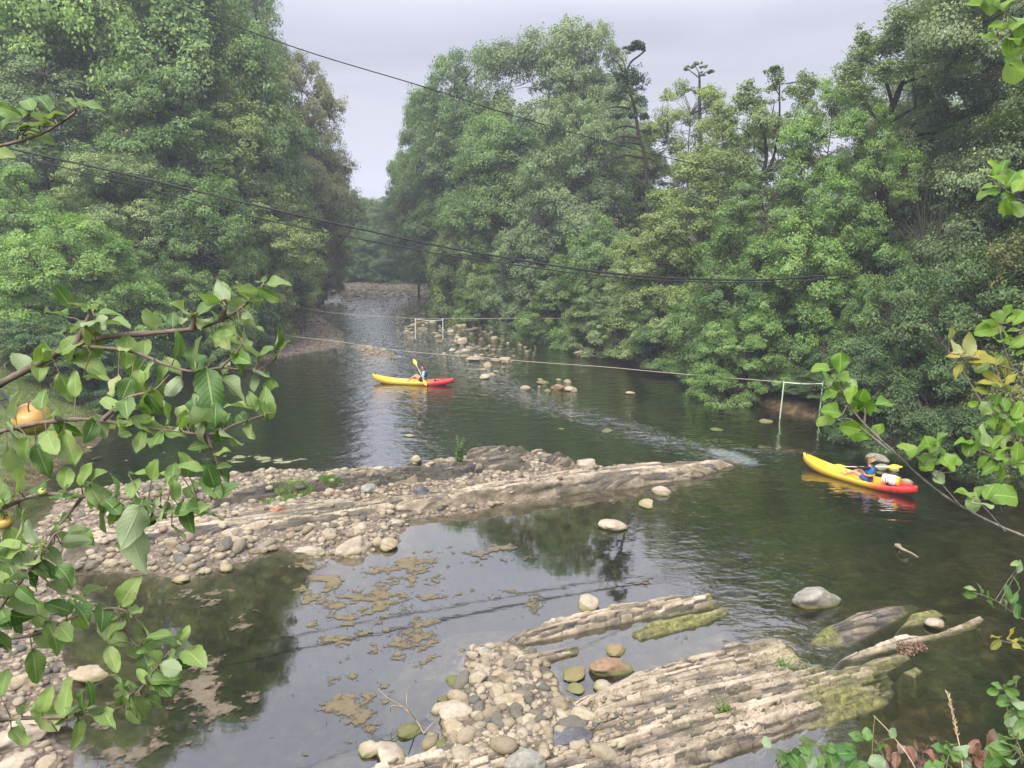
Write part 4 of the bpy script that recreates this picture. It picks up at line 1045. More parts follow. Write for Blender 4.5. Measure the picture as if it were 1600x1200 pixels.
scatter([(240, 765), (340, 750), (430, 740), (540, 742), (660, 735), (720, 722), (730, 735), (600, 755), (500, 765), (380, 785), (270, 812), (180, 830)], 46, 0.09, 0.24, 'bleached stone on the upper side of the long gravel bar', 'bleached stones on the long gravel bar', 23)
scatter([(640, 1180), (690, 1080), (705, 1020), (760, 1005), (830, 1010), (850, 1060), (880, 1100), (960, 1130), (980, 1200), (640, 1200)], 74, 0.06, 0.21, 'loose rounded stone of the lower stone bank left of the big slab', 'loose stones of the lower bank', 24)
scatter([(0, 900), (90, 910), (150, 945), (60, 1000), (110, 1060), (30, 1110), (0, 1150)], 24, 0.07, 0.2, 'pinkish stone seen through the apple leaves at the lower left shore', 'stones behind the apple leaves', 25)
scatter([(610, 500), (720, 505), (800, 535), (790, 575), (730, 570), (690, 545), (640, 530)], 58, 0.16, 0.42, 'stone poking out of the upstream riffle around the far gate', 'stones in the upstream riffle', 26, minz=-0.02)
scatter([(550, 540), (580, 540), (622, 553), (600, 560), (560, 550)], 14, 0.12, 0.3, 'tan stone of the short strip above the farther kayak', 'tan stones in the short strip', 27, minz=-0.02)
scatter([(740, 575), (800, 585), (900, 595), (920, 615), (840, 612), (760, 597)], 12, 0.12, 0.28, 'small stone of the chain between the farther kayak and mid river', 'small stones of the chain', 28, minz=-0.02)
scatter([(140, 700), (175, 690), (200, 715), (170, 745), (140, 750)], 12, 0.08, 0.2, 'small stone at the foot of the mown grass', 'stones at the foot of the grass', 29)

def gravel(name, areas, label, seed, base=ICO2, mat=None):
    "one mesh of real little stones"
    r = np.random.default_rng(seed)
    shapes = [stone_shape(base, 500 + k, [0.1, 0.6, 0.9][k % 3]) for k in range(6)]
    Vs, Fs, T = [], [], []; n = 0
    for poly, cnt, r0, r1, dz in areas:
        pts = np.array(inside_pts(poly, cnt, seed + cnt))
        zz = terrain(pts[:, 0], pts[:, 1])
        for (x, y), z in zip(pts, zz):
            if dz == 'ledge': z = ground_z(x, y)
            if dz == 'bar':
                zl_ = ground_z(x, y)
                if zl_ > z + 0.015:
                    if r.random() < 0.86: continue
                    z = zl_
            rad = r0 + (r1 - r0) * r.random() ** 2.5
            if dz == 'awash': z = max(z, -rad * (0.1 + 0.5 * r.random()))
            if z < -0.35: continue
            v, f = shapes[r.integers(6)]
            a = r.random() * 6.28; ca, sa = math.cos(a), math.sin(a)
            vv = v * rad
            vv = np.stack([vv[:, 0] * ca - vv[:, 1] * sa, vv[:, 0] * sa + vv[:, 1] * ca, vv[:, 2]], 1) + (x, y, z + rad * 0.15)
            Vs.append(vv); Fs.append(f + n); n += len(vv); T.append(np.full(len(vv), r.random()))
    me = mesh_np(name, np.concatenate(Vs), np.concatenate(Fs), True, {'tone': ('FLOAT', np.concatenate(T))}, [mat or M_GRAV])
    return tag(link(name, me), label, None, None, 'stuff')
M_GRAV = rockmat('gravel_stone', False)
M_GRAV2 = rockmat('gravel_stone_far', False)
for n_ in M_GRAV2.node_tree.nodes:
    if n_.type == 'VALTORGB' and len(n_.color_ramp.elements) == 7:
        for e_ in n_.color_ramp.elements: e_.color = (e_.color[0] * .66, e_.color[1] * .66, e_.color[2] * .60, 1)
ICO1 = ico(1)
gravel('gravel', [(GRAVEL[0][0], 4300, 0.022, 0.16, 'bar')], 'bleached gravel of the long bar', 31, ICO1)
gravel('gravel', [(GRAVEL[1][0], 1300, 0.022, 0.13, 0), ([(700, 1200), (760, 1150), (860, 1115), (930, 1110), (1000, 1130), (960, 1200)], 500, 0.02, 0.07, 'ledge'), ([(1000, 1120), (1100, 1060), (1300, 1050), (1250, 1130), (1050, 1190)], 140, 0.012, 0.05, 'ledge')], 'small gravel and chips of the lower stone bank', 32, ICO2)
gravel('gravel', [(GRAVEL[2][0], 1200, 0.03, 0.12, 0)], 'gravel of the lower left shore', 33, ICO1)
gravel('gravel', [(GRAVEL[3][0], 1500, 0.05, 0.16, 0), (GRAVEL[4][0], 1300, 0.06, 0.22, 0), (GRAVEL[5][0], 3500, 0.08, 0.26, 0), ([(430, 500), (520, 460), (700, 460), (760, 500), (800, 540), (740, 545), (690, 500), (560, 480), (480, 510)], 300, 0.08, 0.24, 'awash'), ([(610, 480), (760, 490), (860, 530), (800, 585), (700, 560), (620, 520)], 420, 0.08, 0.28, 'awash'), ([(500, 440), (530, 435), (700, 450), (700, 480), (560, 490), (500, 470)], 420, 0.10, 0.26, 'awash')], 'gravel and cobbles of the far shallows', 34, ICO1, M_GRAV2)
# ------------------------------------------------------------------ floating scum
def mats(name, areas, z, mat, label, seed, step=0.024):
    Vs, Fs, T = [], [], []; n = 0
    for poly, thr, sc in areas:
        P = np.array([G2(*p) for p in poly]); lo, hi = P.min(0), P.max(0)
        xs = np.arange(lo[0], hi[0], step); ys = np.arange(lo[1], hi[1], step * 1.3)
        X, Y = np.meshgrid(xs, ys)
        f = fbm(X * sc, Y * sc * 1.25, seed, 6, 0.68) + 0.3 * (fbm(X * 0.5, Y * 0.7, seed + 9, 2) - 0.5)
        d = sdf(P, X, Y)
        f = f - 0.25 * (1 - smooth(d, 0, 0.9))
        k = f > thr
        k &= terrain(X, Y, False) < -0.03
        k &= ((f - thr) * 7 + 0.9 * vnoise(X * 13, Y * 16, seed + 5) + 0.55 * vnoise(X * 31, Y * 37, seed + 6)) > 0.66
        nx = len(xs); i = (np.arange(len(ys) - 1)[:, None] * nx + np.arange(nx - 1)[None, :]).ravel()
        q_ = np.stack([i, i + 1, i + nx + 1, i + nx], 1); kk = k.ravel(); q_ = q_[kk[q_].all(1)]
        if not len(q_): continue
        us = np.unique(q_); mp = -np.ones(k.size, int); mp[us] = np.arange(len(us))
        jx = (hash2(X * 1000, Y * 1000, 3) - .5) * step * .8; jy = (hash2(X * 1000, Y * 1000, 4) - .5) * step * .8
        Z = z + np.minimum(0.010, (f - thr) * 0.12) + 0.004 * hash2(X * 997, Y * 991, 8)
        if z < 0: Z = z + 0.02 * (fbm(X * 4, Y * 4, 12, 2) - .5) + 0 * X
        V = np.stack([(X + jx).ravel(), (Y + jy).ravel(), Z.ravel()], 1)[us]
        Vs.append(V); Fs.append(mp[q_] + n); n += len(V); T.append(np.clip((f.ravel()[us] - thr) * 5, 0, 1))
    me = mesh_np(name, np.concatenate(Vs), np.concatenate(Fs), True, {'tone': ('FLOAT', np.concatenate(T))}, [mat])
    return tag(link(name, me), label, None, None, 'stuff')
def algmat(name, a, b, c_):
    m, nt, o = newmat(name); wp = worldpos(nt)
    n1 = noise(nt, wp, 7, 6, 0.7); n2 = noise(nt, wp, 1.0, 3)
    c = ramp(nt, mixc(nt, 0.35, n1, attr(nt, 'tone')), [(0.3, a), (0.5, b), (0.72, c_)])
    p = princ(nt, None, c, 0.8, n1, 0.8, 0.02, 0.2)
    tp_ = N(nt, 'ShaderNodeBsdfTransparent'); ms = N(nt, 'ShaderNodeMixShader')
    al = ramp(nt, math_(nt, 'ADD', attr(nt, 'tone'), math_(nt, 'MULTIPLY', noise(nt, wp, 28, 4, 0.7), 0.9)), [(0.45, 0.06), (0.85, 0.62), (1.0, 0.85)])
    L(nt, al, ms.inputs[0]); L(nt, tp_.outputs[0], ms.inputs[1]); L(nt, p.outputs[0], ms.inputs[2]); L(nt, ms.outputs[0], o.inputs['Surface']); return m
A_TAN = algmat('scum_tan', (0.055, 0.043, 0.027), (0.11, 0.088, 0.058), (0.17, 0.138, 0.092))
A_SUB = algmat('scum_sunken', (0.075, 0.058, 0.028), (0.13, 0.104, 0.055), (0.185, 0.15, 0.085))
A_GRN = algmat('weed_green', (0.08, 0.095, 0.04), (0.17, 0.185, 0.085), (0.28, 0.28, 0.15))
mats('algae', [
 ([(120, 1060), (260, 1030), (380, 990), (440, 1040), (430, 1100), (360, 1170), (380, 1260), (60, 1260), (60, 1150)], 0.475, 2.2),
 ([(240, 920), (380, 900), (440, 950), (420, 1030), (270, 1030), (220, 980)], 0.56, 2.5),
 ([(690, 860), (760, 835), (860, 850), (920, 870), (900, 895), (780, 900), (700, 890)], 0.50, 2.4),
 ([(690, 800), (800, 790), (900, 778), (1010, 768), (1000, 785), (900, 800), (780, 815), (700, 815)], 0.50, 2.4),
 ([(880, 905), (1000, 880), (1120, 880), (1110, 930), (1000, 935), (900, 935)], 0.56, 2.5),
 ([(1000, 1000), (1080, 980), (1180, 985), (1150, 1010), (1060, 1030), (1010, 1050)], 0.53, 2.2),
], 0.008, A_TAN, 'tan scum floating on the still pool', 71)
mats('algae', [
 ([(430, 870), (700, 850), (760, 930), (720, 1010), (690, 1090), (640, 1160), (560, 1200), (400, 1260), (380, 1150), (470, 1050), (430, 950)], 0.52, 2.6),
 ([(560, 960), (720, 960), (720, 1030), (680, 1090), (600, 1170), (540, 1150), (540, 1050)], 0.485, 2.7),
 ([(690, 900), (900, 900), (980, 950), (800, 990), (720, 960)], 0.56, 2.2),
 ([(600, 870), (660, 850), (650, 900), (580, 890)], 0.5, 2.0),
], 0.003, A_SUB, 'ochre scum lying at the surface of the still pool', 73)
mats('water_weed', [
 ([(140, 690), (240, 720), (380, 735), (500, 735), (520, 715), (430, 705), (300, 705), (200, 680)], 0.53, 2.1),
 ([(770, 722), (860, 715), (900, 725), (880, 745), (790, 740)], 0.5, 2.2),
 ([(640, 715), (700, 710), (720, 722), (650, 730)], 0.58, 2.2),
 ([(1240, 930), (1290, 960), (1320, 985), (1270, 1000), (1240, 960)], 0.66, 2.0),
], 0.006, A_GRN, 'pale green weed floating along the bar', 75)
# ------------------------------------------------------------------ kayaks and paddlers
def kayakmat():
    m, nt, o = newmat('kayak_plastic')
    g = N(nt, 'ShaderNodeTexCoord').outputs['Object']
    s = N(nt, 'ShaderNodeSeparateXYZ'); L(nt, g, s.inputs[0])
    f = noise(nt, g, 3, 3); f2 = noise(nt, g, 30, 4, 0.7)
    v = math_(nt, 'ADD', s.outputs[0], math_(nt, 'MULTIPLY', f, 0.35))
    c = ramp(nt, maprange(nt, v, -1.15, -0.15), [(0.0, (0.72, 0.035, 0.035)), (0.35, (0.74, 0.10, 0.035)), (0.75, (0.80, 0.38, 0.03)), (1.0, (0.80, 0.50, 0.035))])
    c = mixc(nt, ramp(nt, f2, [(0.55, 0), (0.8, 0.35)]), c, (0.55, 0.40, 0.22))
    princ(nt, o, c, 0.42, f2, 0.3, 0.002, 0.4)
    return m
M_KAY = kayakmat()
M_BLACK = simple('black_rubber', (0.02, 0.02, 0.022), 0.6)
M_YEL = simple('yellow_plastic', (0.80, 0.52, 0.03), 0.4, 6, 0.08, 0.4)
M_ALU = simple('shaft_alloy', (0.62, 0.62, 0.60), 0.35, 6, 0.08, 0.5)
M_WHITE = simple('white_plastic', (0.74, 0.70, 0.64), 0.45, 5, 0.1, 0.4)
M_RED = simple('dark_red_plastic', (0.30, 0.02, 0.02), 0.5)
def make_kayak(name, label, bow, stern):
    bow, stern = Vector(bow), Vector(stern)
    ctr = (bow + stern) / 2; d = bow - stern; Lk = d.length
    e = empty(name, (ctr.x, ctr.y, 0.0), label, 'kayak', 'sit-on-top kayaks on the river')
    e.rotation_euler = (0, 0, math.atan2(d.y, d.x))
    ns = 61; half = Lk / 2
    rings = []
    for k in range(ns):
        s = -1 + 2 * k / (ns - 1); a = abs(s)
        bm = 0.40 * (max(0, 1 - a ** 2.7)) ** 0.62 + 0.012
        if s < 0: bm = 0.40 * (max(0, 1 - a ** 3.4)) ** 0.6 + 0.03
        keel = -0.11 + 0.26 * a ** 4 + (0.10 * a ** 6 if s > 0 else 0)
        gun = 0.17 + 0.10 * a ** 2.2 + (0.20 * a ** 3 if s > 0 else 0.05 * a ** 3)
        rec = smooth(np.array(s), -0.80, -0.70) * (1 - smooth(np.array(s), 0.55, 0.72))
        floor = gun - 0.125 * rec + 0.025 * (1 - rec)
        seat = float(np.exp(-((s + 0.40) / 0.09) ** 2) + np.exp(-((s - 0.20) / 0.09) ** 2))
        floor += 0.03 * seat * rec
        mid = keel * 0.45 + gun * 0.55
        pr = [(0, keel), (0.30, keel + 0.008), (0.58, keel + 0.035), (0.80, keel * 0.65 + gun * 0.35 - 0.02), (0.95, mid), (1.0, gun - 0.04), (0.985, gun), (0.90, gun + 0.018), (0.80, gun + 0.010), (0.70, gun * 0.35 + floor * 0.65), (0.58, floor), (0.30, floor + 0.006), (0, floor + 0.012 * (1 - rec))]
        right = [(bm * y, z) for y, z in pr]
        left = [(-y, z) for y, z in right[1:-1]][::-1]
        rings.append([(s * half, y, z) for y, z in right + left])
    R = np.array(rings); nr = R.shape[1]
    mb = MB()
    i = np.arange(ns - 1)[:, None] * nr; j = np.arange(nr)[None, :]; j2 = (j + 1) % nr
    F = np.stack([i + j, i + nr + j, i + nr + j2, i + j2], -1).reshape(-1, 4)
    V = R.reshape(-1, 3)
    mb.add(V, F)
    for rg, fl in ((0, False), (ns - 1, True)):
        ring_ = R[rg]; c = ring_.mean(0)
        mb.add(np.vstack([ring_, c]), [[q, (q + 1) % nr, nr] if fl is False else [(q + 1) % nr, q, nr] for q in range(nr)])
    link('hull', mb.mesh('hull', [M_KAY]), e)
    # grab toggles at both ends, hatch, side strap
    for sx in (1, -1):
        m = MB(); x = sx * half * 0.93; z = 0.17 + (0.31 if sx > 0 else 0.14)
        tube(m, crspline([(x, -0.06, z - 0.05), (x, -0.05, z + 0.03), (x, 0.05, z + 0.03), (x, 0.06, z - 0.05)], 4), 0.012, 6)
        link('carry_handle', m.mesh('carry_handle', [M_BLACK]), e)
    m = MB()
    tube(m, [(-half * .60, 0, .19), (-half * .60, 0, .215), (-half * .60, 0, .222)], [0.11, 0.11, 0.09], 18)
    # backrest straps across the tank well
    link('hatch_cap', m.mesh('hatch_cap', [M_BLACK]), e)
    m = MB()
    tube(m, crspline([(-half * .70, -.395, .06), (-half * .68, -.38, .19), (-half * .68, -.2, .235), (-half * .68, 0, .235), (-half * .68, .2, .235), (-half * .68, .38, .19), (-half * .70, .395, .06)], 4), 0.010, 6)
    link('cargo_strap', m.mesh('cargo_strap', [M_BLACK]), e)
    for sx in (-0.40, 0.20):
        m = MB()
        xs = sx * half - 0.30
        pts = [(xs, y, 0.11 + 0.0 * y) for y in np.linspace(-0.19, 0.19, 7)]
        V = [(xs - 0.04 * (1 - (y / .2) ** 2) + dx, y, z) for dx in (0, 0.02) for z in (0.10, 0.20, 0.27 - 0.0) for y in np.linspace(-0.18, 0.18, 7)]
        F = []
        for dx in (0, 1):
            for r in (0, 1):
                for c in range(6):
                    a = dx * 21 + r * 7 + c; F.append([a, a + 1, a + 8, a + 7] if dx else [a + 7, a + 8, a + 1, a])
        for c in range(6): F.append([14 + c, 15 + c, 36 + c, 35 + c])
        m.add(V, F)
        if sx < 0: link('seat_back', m.mesh('seat_back', [M_BLACK]), e)
    return e, Lk
def skinbody(name, verts, edges, radii, mat, parent=None, sub=2, loc=None):
    "one continuous skinned surface; baked to a mesh"
    me = bpy.data.meshes.new(name + '_sk'); me.from_pydata([tuple(v) for v in verts], edges, [])
    o = bpy.data.objects.new(name + '_sk', me); COL.objects.link(o)
    sk = o.modifiers.new('s', 'SKIN'); sk.use_smooth_shade = True; sk.branch_smoothing = 0.6
    if not me.skin_vertices: return None
    for k, sv in enumerate(me.skin_vertices[0].data):
        r = radii[k]; sv.radius = (r, r) if np.isscalar(r) else r
        sv.use_root = (k == 0)
    ss = o.modifiers.new('u', 'SUBSURF'); ss.levels = sub; ss.render_levels = sub
    dg = bpy.context.evaluated_depsgraph_get(); dg.update()
    me2 = bpy.data.meshes.new_from_object(o.evaluated_get(dg))
    bpy.data.objects.remove(o); bpy.data.meshes.remove(me)
    me2.name = name; me2.materials.clear(); me2.materials.append(mat)
    me2.polygons.foreach_set('use_smooth', np.ones(len(me2.polygons), bool))
    return link(name, me2, parent)
M_SKIN = simple('skin', (0.50, 0.27, 0.18), 0.5, 12, 0.06, 0.3)
def hand_chain(V, E, R, wi, wrist, fdir, up, s=1.0):
    "palm, four bent fingers of different lengths and a side thumb closing round the shaft"
    fdir = Vector(fdir).normalized(); up = Vector(up).normalized(); side = fdir.cross(up).normalized()
    w = Vector(wrist)
    def add(p, par, r):
        V.append(p); R.append(r); E.append((par, len(V) - 1)); return len(V) - 1
    palm = add(w + fdir * 0.055 * s, wi, (0.030 * s, 0.017 * s))
    for k, ln in enumerate((0.068, 0.076, 0.070, 0.056)):
        b = w + fdir * 0.088 * s + side * (0.026 - 0.0175 * k) * s
        i0 = add(b, palm, 0.0095 * s)
        i1 = add(b + (fdir * 0.55 - up * 0.65) * ln * 0.45 * s, i0, 0.0085 * s)
        add(b + (fdir * 0.30 - up * 1.15) * ln * 0.62 * s - fdir * 0.012 * s, i1, 0.0075 * s)
    t0 = add(w + fdir * 0.030 * s + side * 0.034 * s, palm, 0.011 * s)
    add(w + fdir * 0.060 * s + side * 0.046 * s - up * 0.022 * s, t0, 0.009 * s)
def make_person(label, parent_kayak, x, scale, hands, shirt, vest, shorts, hair_mat, long_hair, knee_z=0.33, lean=0.0, sleeve_long=False, headyaw=0.0, vest_accent=None, bar=None):
    e = empty('person', (0, 0, 0), label, 'person')
    m4 = Matrix.Translation(parent_kayak.location) @ Matrix.Rotation(parent_kayak.rotation_euler.z, 4, 'Z')
    e.location = m4 @ Vector((x, 0, 0.085)); e.rotation_euler = (0, 0, parent_kayak.rotation_euler.z); e.scale = (scale,) * 3
    T = lean
    V = [Vector((0, 0, .10)), Vector((-.02 + T * .3, 0, .24)), Vector((-.03 + T * .7, 0, .40)), Vector((-.02 + T, 0, .52)), Vector((.0 + T * 1.1, 0, .585)), Vector((.015 + T * 1.2, 0, .64)), Vector((.025 + T * 1.2, 0, .72)), Vector((.015 + T * 1.2, 0, .79))]
    E = [(0, 1), (1, 2), (2, 3), (3, 4), (4, 5), (5, 6), (6, 7)]
    R = [(.125, .105), (.125, .095), (.14, .10), (.10, .075), (.045, .045), (.068, .075), (.080, .098), (.052, .068)]
    def add(p, par, r):
        V.append(Vector(p)); R.append(r); E.append((par, len(V) - 1)); return len(V) - 1
    # face: nose, chin, ears
    add((.125 + T * 1.2, 0, .70), 6, .013)
    add((.085 + T * 1.2, 0, .635), 5, .028)
    for s in (1, -1): add((.01 + T * 1.2, s * .088, .705), 6, (.010, .02))
    arms = {}
    for s, hp in zip((1, -1), hands):
        sh = add((-.02 + T, s * .165, .495), 3, .056)
        S = V[sh]; H_ = Vector(hp); mid = (S + H_) / 2
        dist = (H_ - S).length; a = 0.285; dip = math.sqrt(max(0.0004, a * a - (dist / 2) ** 2))
        el = add(mid + Vector((-.15, s * .45, -1)).normalized() * dip, sh, .038)
        wr = add(H_ - (H_ - V[el]).normalized() * .07, el, .025)
        fd = (H_ - V[wr])
        hand_chain(V, E, R, wr, V[wr], fd, Vector((0, 0, 1)) if abs(fd.normalized().z) < .9 else Vector((1, 0, 0)))
        arms[s] = (V[sh], V[el], V[wr])
    legs = {}
    for s in (1, -1):
        hp = add((.04, s * .095, .085), 0, .085)
        kn = add((.40, s * .16, knee_z), hp, .054)
        cf = add((.55, s * .15, knee_z * .62), kn, .050)
        an = add((.74, s * .12, .06), cf, .034)
        hl = add((.76, s * .12, .025), an, .030)
        add((.83, s * .13, .10), an, (.038, .024)); add((.86, s * .135, .16), len(V) - 1, (.034, .016))
        legs[s] = (V[hp], V[kn], V[an])
    skinbody('body', V, E, R, M_SKIN, e)
    # shirt with sleeves
    c = lambda k: V[k].copy()
    Vs = [c(0) + Vector((0, 0, .05)), c(1), c(2), c(3) + Vector((0, 0, .01))]; Es = [(0, 1), (1, 2), (2, 3)]; Rs = [(.142, .118), (.138, .108), (.150, .112), (.098, .080)]
    for s in (1, -1):
        a, b_, w = arms[s]
        Vs += [a.copy(), a.lerp(b_, .55)]; Es += [(3, len(Vs) - 2), (len(Vs) - 2, len(Vs) - 1)]; Rs += [.068, .056]
        if sleeve_long:
            Vs += [b_.copy(), b_.lerp(w, .85)]; Es += [(len(Vs) - 3, len(Vs) - 2), (len(Vs) - 2, len(Vs) - 1)]; Rs += [.048, .036]
    skinbody('shirt', Vs, Es, Rs, shirt, e)
    # life vest
    Vv = [c(1) + Vector((0, 0, -.02)), c(1) + Vector((0, 0, .07)), c(2) + Vector((0, 0, .02)), c(3) + Vector((0, 0, -.03)), c(3) + Vector((0, 0, .01))]
    vo = skinbody('life_vest', Vv, [(0, 1), (1, 2), (2, 3), (3, 4)], [(.155, .130), (.165, .135), (.170, .140), (.135, .110), (.105, .085)], vest, e)
    if vest_accent:
        m = MB(); zc = V[1].z + .0
        ring_ = [(V[1].x + .142 * math.cos(a), .176 * math.sin(a), zc + .01) for a in np.linspace(0, 2 * math.pi, 25)]
        tube(m, ring_, 0.030, 8)
        link('waist_band', m.mesh('waist_band', [vest_accent]), vo)
    # shorts
    Vh = [c(0), legs[1][0].copy(), legs[1][0].lerp(legs[1][1], .55), legs[-1][0].copy(), legs[-1][0].lerp(legs[-1][1], .55)]
    skinbody('shorts', Vh, [(0, 1), (1, 2), (0, 3), (3, 4)], [(.140, .118), .098, .082, .098, .082], shorts, e)
    # hair
    hx = T * 1.2
    if long_hair:
        Vr = [Vector((-.005 + hx, 0, .755)), Vector((-.01 + hx, 0, .81)), Vector((-.05 + hx, 0, .72)), Vector((-.07 + hx, 0, .64)), Vector((-.075 + hx, 0, .57))]
        skinbody('hair', Vr, [(0, 1), (0, 2), (2, 3), (3, 4)], [(.100, .105), .070, (.100, .085), (.085, .055), (.05, .03)], hair_mat, e)
    else:
        Vr = [Vector((-.012 + hx, 0, .765)), Vector((.0 + hx, 0, .805)), Vector((-.045 + hx, 0, .72)), Vector((-.05 + hx, 0, .665))]
        skinbody('hair', Vr, [(0, 1), (0, 2), (2, 3)], [(.096, .102), (.075, .08), (.096, .075), (.07, .04)], hair_mat, e)
    # eyes and mouth
    for s in (1, -1):
        m = MB(); v, f = ICO2; m.add(v * .011 + np.array([.098 + hx, s * .032, .722]), f); link('eye', m.mesh('eye', [M_BLACK]), e)
    m = MB(); tube(m, [(.098 + hx, -.024, .668), (.108 + hx, 0, .665), (.098 + hx, .024, .668)], .006, 5); link('mouth', m.mesh('mouth', [M_LIP]), e)
    return e
M_LIP = simple('lip', (0.40, 0.14, 0.12), 0.5)
M_HAIR1 = simple('hair_brown', (0.13, 0.075, 0.045), 0.7, 40, 0.4)
M_HAIR2 = simple('hair_fair', (0.36, 0.25, 0.14), 0.7, 40, 0.35)
M_CYAN = simple('cyan_cloth', (0.22, 0.62, 0.70), 0.8)
M_NAVY = simple('dark_cloth', (0.012, 0.014, 0.022), 0.8)
M_BLUE = simple('blue_vest', (0.02, 0.16, 0.45), 0.7)
M_VNAVY = simple('navy_vest', (0.02, 0.045, 0.10), 0.7)
M_SHORT = simple('blue_shorts', (0.03, 0.08, 0.34), 0.8)
M_ORNG = simple('orange_band', (0.75, 0.33, 0.03), 0.7)
def make_paddle(label, a, b, feather=0.0, blade_up=(0, 0, 1)):
    a, b = Vector(a), Vector(b); c = (a + b) / 2; d = (b - a).normalized()
    e = empty('paddle', c, label, 'paddle', 'double-bladed paddles')
    m = MB(); tube(m, [a - c + d * .30, Vector((0, 0, 0)), b - c - d * .30], .015, 8); link('shaft', m.mesh('shaft', [M_ALU]), e)
    for p, s in ((a, -1), (b, 1)):
        dd = d * s
        n = Vector(blade_up); n = (n - dd * n.dot(dd)).normalized(); w = dd.cross(n)
        rows = []
        for t in np.linspace(0, 1, 12):
            hw = .095 * (math.sin(math.pi * min(1, t * 1.02 + .06)) ** .55 if t < .97 else .45) * (0.45 + .55 * min(1, t * 2.2))
            cu = .035 * math.sin(math.pi * t)
            for y in (-1, -.5, 0, .5, 1):
                rows.append((p - c) - dd * .42 + dd * (.46 * t) + w * (hw * y) + n * (cu * .5 * (1 - y * y) ))
        V = np.array([tuple(r) for r in rows]); nn = len(V)
        off = np.array(tuple(n)) * .008
        F = []
        for r in range(11):
            for q in range(4):
                k = r * 5 + q; F.append([k, k + 1, k + 6, k + 5]); F.append([nn + k + 5, nn + k + 6, nn + k + 1, nn + k])
        for r in range(11):
            for q in (0, 4):
                k = r * 5 + q; F.append([k, k + 5, nn + k + 5, nn + k] if q == 0 else [k + 5, k, nn + k, nn + k + 5])
        for q in range(4):
            F.append([q + 1, q, nn + q, nn + q + 1]); k = 55 + q; F.append([k, k + 1, nn + k + 1, nn + k])
        m = MB(); m.add(np.vstack([V, V + off]), F); link('blade', m.mesh('blade', [M_YEL]), e)
    return e
# the farther kayak
k1, L1 = make_kayak('kayak', 'yellow and red kayak lying broadside in mid river, the farther of two', G(583, 598), G(709, 601.5))
M1 = Matrix.Translation(k1.location) @ Matrix.Rotation(k1.rotation_euler.z, 4, 'Z')
px1 = L1 / 2 - 0.635 * L1
pb = M1 @ Vector((px1 + .34, 0, .42))
pu, pl = Wp(647, 565, (G(660, 600) - Vector((0, 0, CAMH))).length), None
# paddle from upper left blade to the lower right one near the hull
A1 = G(648, 566, 1.0); dcam = G(660, 600)
D1 = (dcam.y * CT + CAMH * ST)
A1 = Wp(646.5, 562, D1 + 0.35); B1 = Wp(666, 602, D1 - 0.62)
make_paddle('yellow-bladed paddle held upright across the farther kayak', A1, B1, blade_up=(0.1, -1, 0.2))
im = (Matrix.Translation(M1 @ Vector((px1, 0, .085))) @ Matrix.Rotation(k1.rotation_euler.z, 4, 'Z')).inverted()
h1 = im @ A1.lerp(B1, .40); h2 = im @ A1.lerp(B1, .70)
hl, hr = (h1, h2) if h1.y > h2.y else (h2, h1)
def reach(h, s):
    S = Vector((-.02, s * .165, .495)); d = h - S
    return S + d.normalized() * min(d.length, .55)
make_person('person with long brown hair in a turquoise shirt paddling the farther kayak', k1, px1, 1.15, (reach(hl, 1), reach(hr, -1)), M_CYAN, M_VNAVY, M_NAVY, M_HAIR1, True, knee_z=.34)
# the nearer kayak
k2, L2 = make_kayak('kayak', 'yellow and red kayak pointing away towards the white water, the nearer of two', G(1254, 728), G(1432, 777))
M2 = Matrix.Translation(k2.location) @ Matrix.Rotation(k2.rotation_euler.z, 4, 'Z')
px2 = L2 / 2 - 0.600 * L2
inv2 = (Matrix.Translation(M2 @ Vector((px2, 0, .085))) @ Matrix.Rotation(k2.rotation_euler.z, 4, 'Z')).inverted()
lh, rh = Vector((.52, -.15, .335)), Vector((.22, -.33, .375))
fw = inv2.inverted()
make_person('person with short fair hair and blue life vest sitting in the nearer kayak', k2, px2, 1.0, (lh, rh), M_NAVY, M_BLUE, M_SHORT, M_HAIR2, False, knee_z=.27, sleeve_long=True, vest_accent=M_ORNG, lean=-.02)
make_paddle('yellow-bladed paddle resting across the lap in the nearer kayak', fw @ Vector((1.14, .22, .25)), fw @ Vector((-.62, -.83, .49)), blade_up=(0.2, -.7, 0.6))
# white barrel with yellow lid
def make_barrel():
    p = M2 @ Vector((L2 / 2 - 0.785 * L2, -0.02, 0.33))
    e = empty('barrel', p, 'white waterproof barrel with yellow lid lying on the nearer kayak', 'barrel')
    e.rotation_euler = (0, 0, k2.rotation_euler.z + math.radians(5))
    prof = [(.26, 0), (.26, .10), (.245, .145), (.20, .165), (.05, .175), (-.10, .175), (-.17, .165), (-.20, .14)]
    m = MB(); tube(m, [(x, 0, 0) for x, r in prof], [max(r, .002) for x, r in prof], 24, cap=True); link('barrel_body', m.mesh('barrel_body', [M_WHITE]), e)
    m = MB(); tube(m, [(-.19, 0, 0), (-.20, 0, 0), (-.255, 0, 0), (-.265, 0, 0)], [.14, .158, .158, .14], 24)
    tube(m, [(-.262, 0, 0), (-.275, 0, 0), (-.276, 0, 0)], [.10, .10, .08], 20); link('lid', m.mesh('lid', [M_YEL]), e)
    for x in (.02, .10):
        m = MB(); tube(m, [(x + .012 * math.sin(a * 2), .179 * math.cos(a), .179 * math.sin(a)) for a in np.linspace(0, 2 * math.pi, 25)], .008, 5); link('strap', m.mesh('strap', [M_BLACK]), e)
make_barrel()

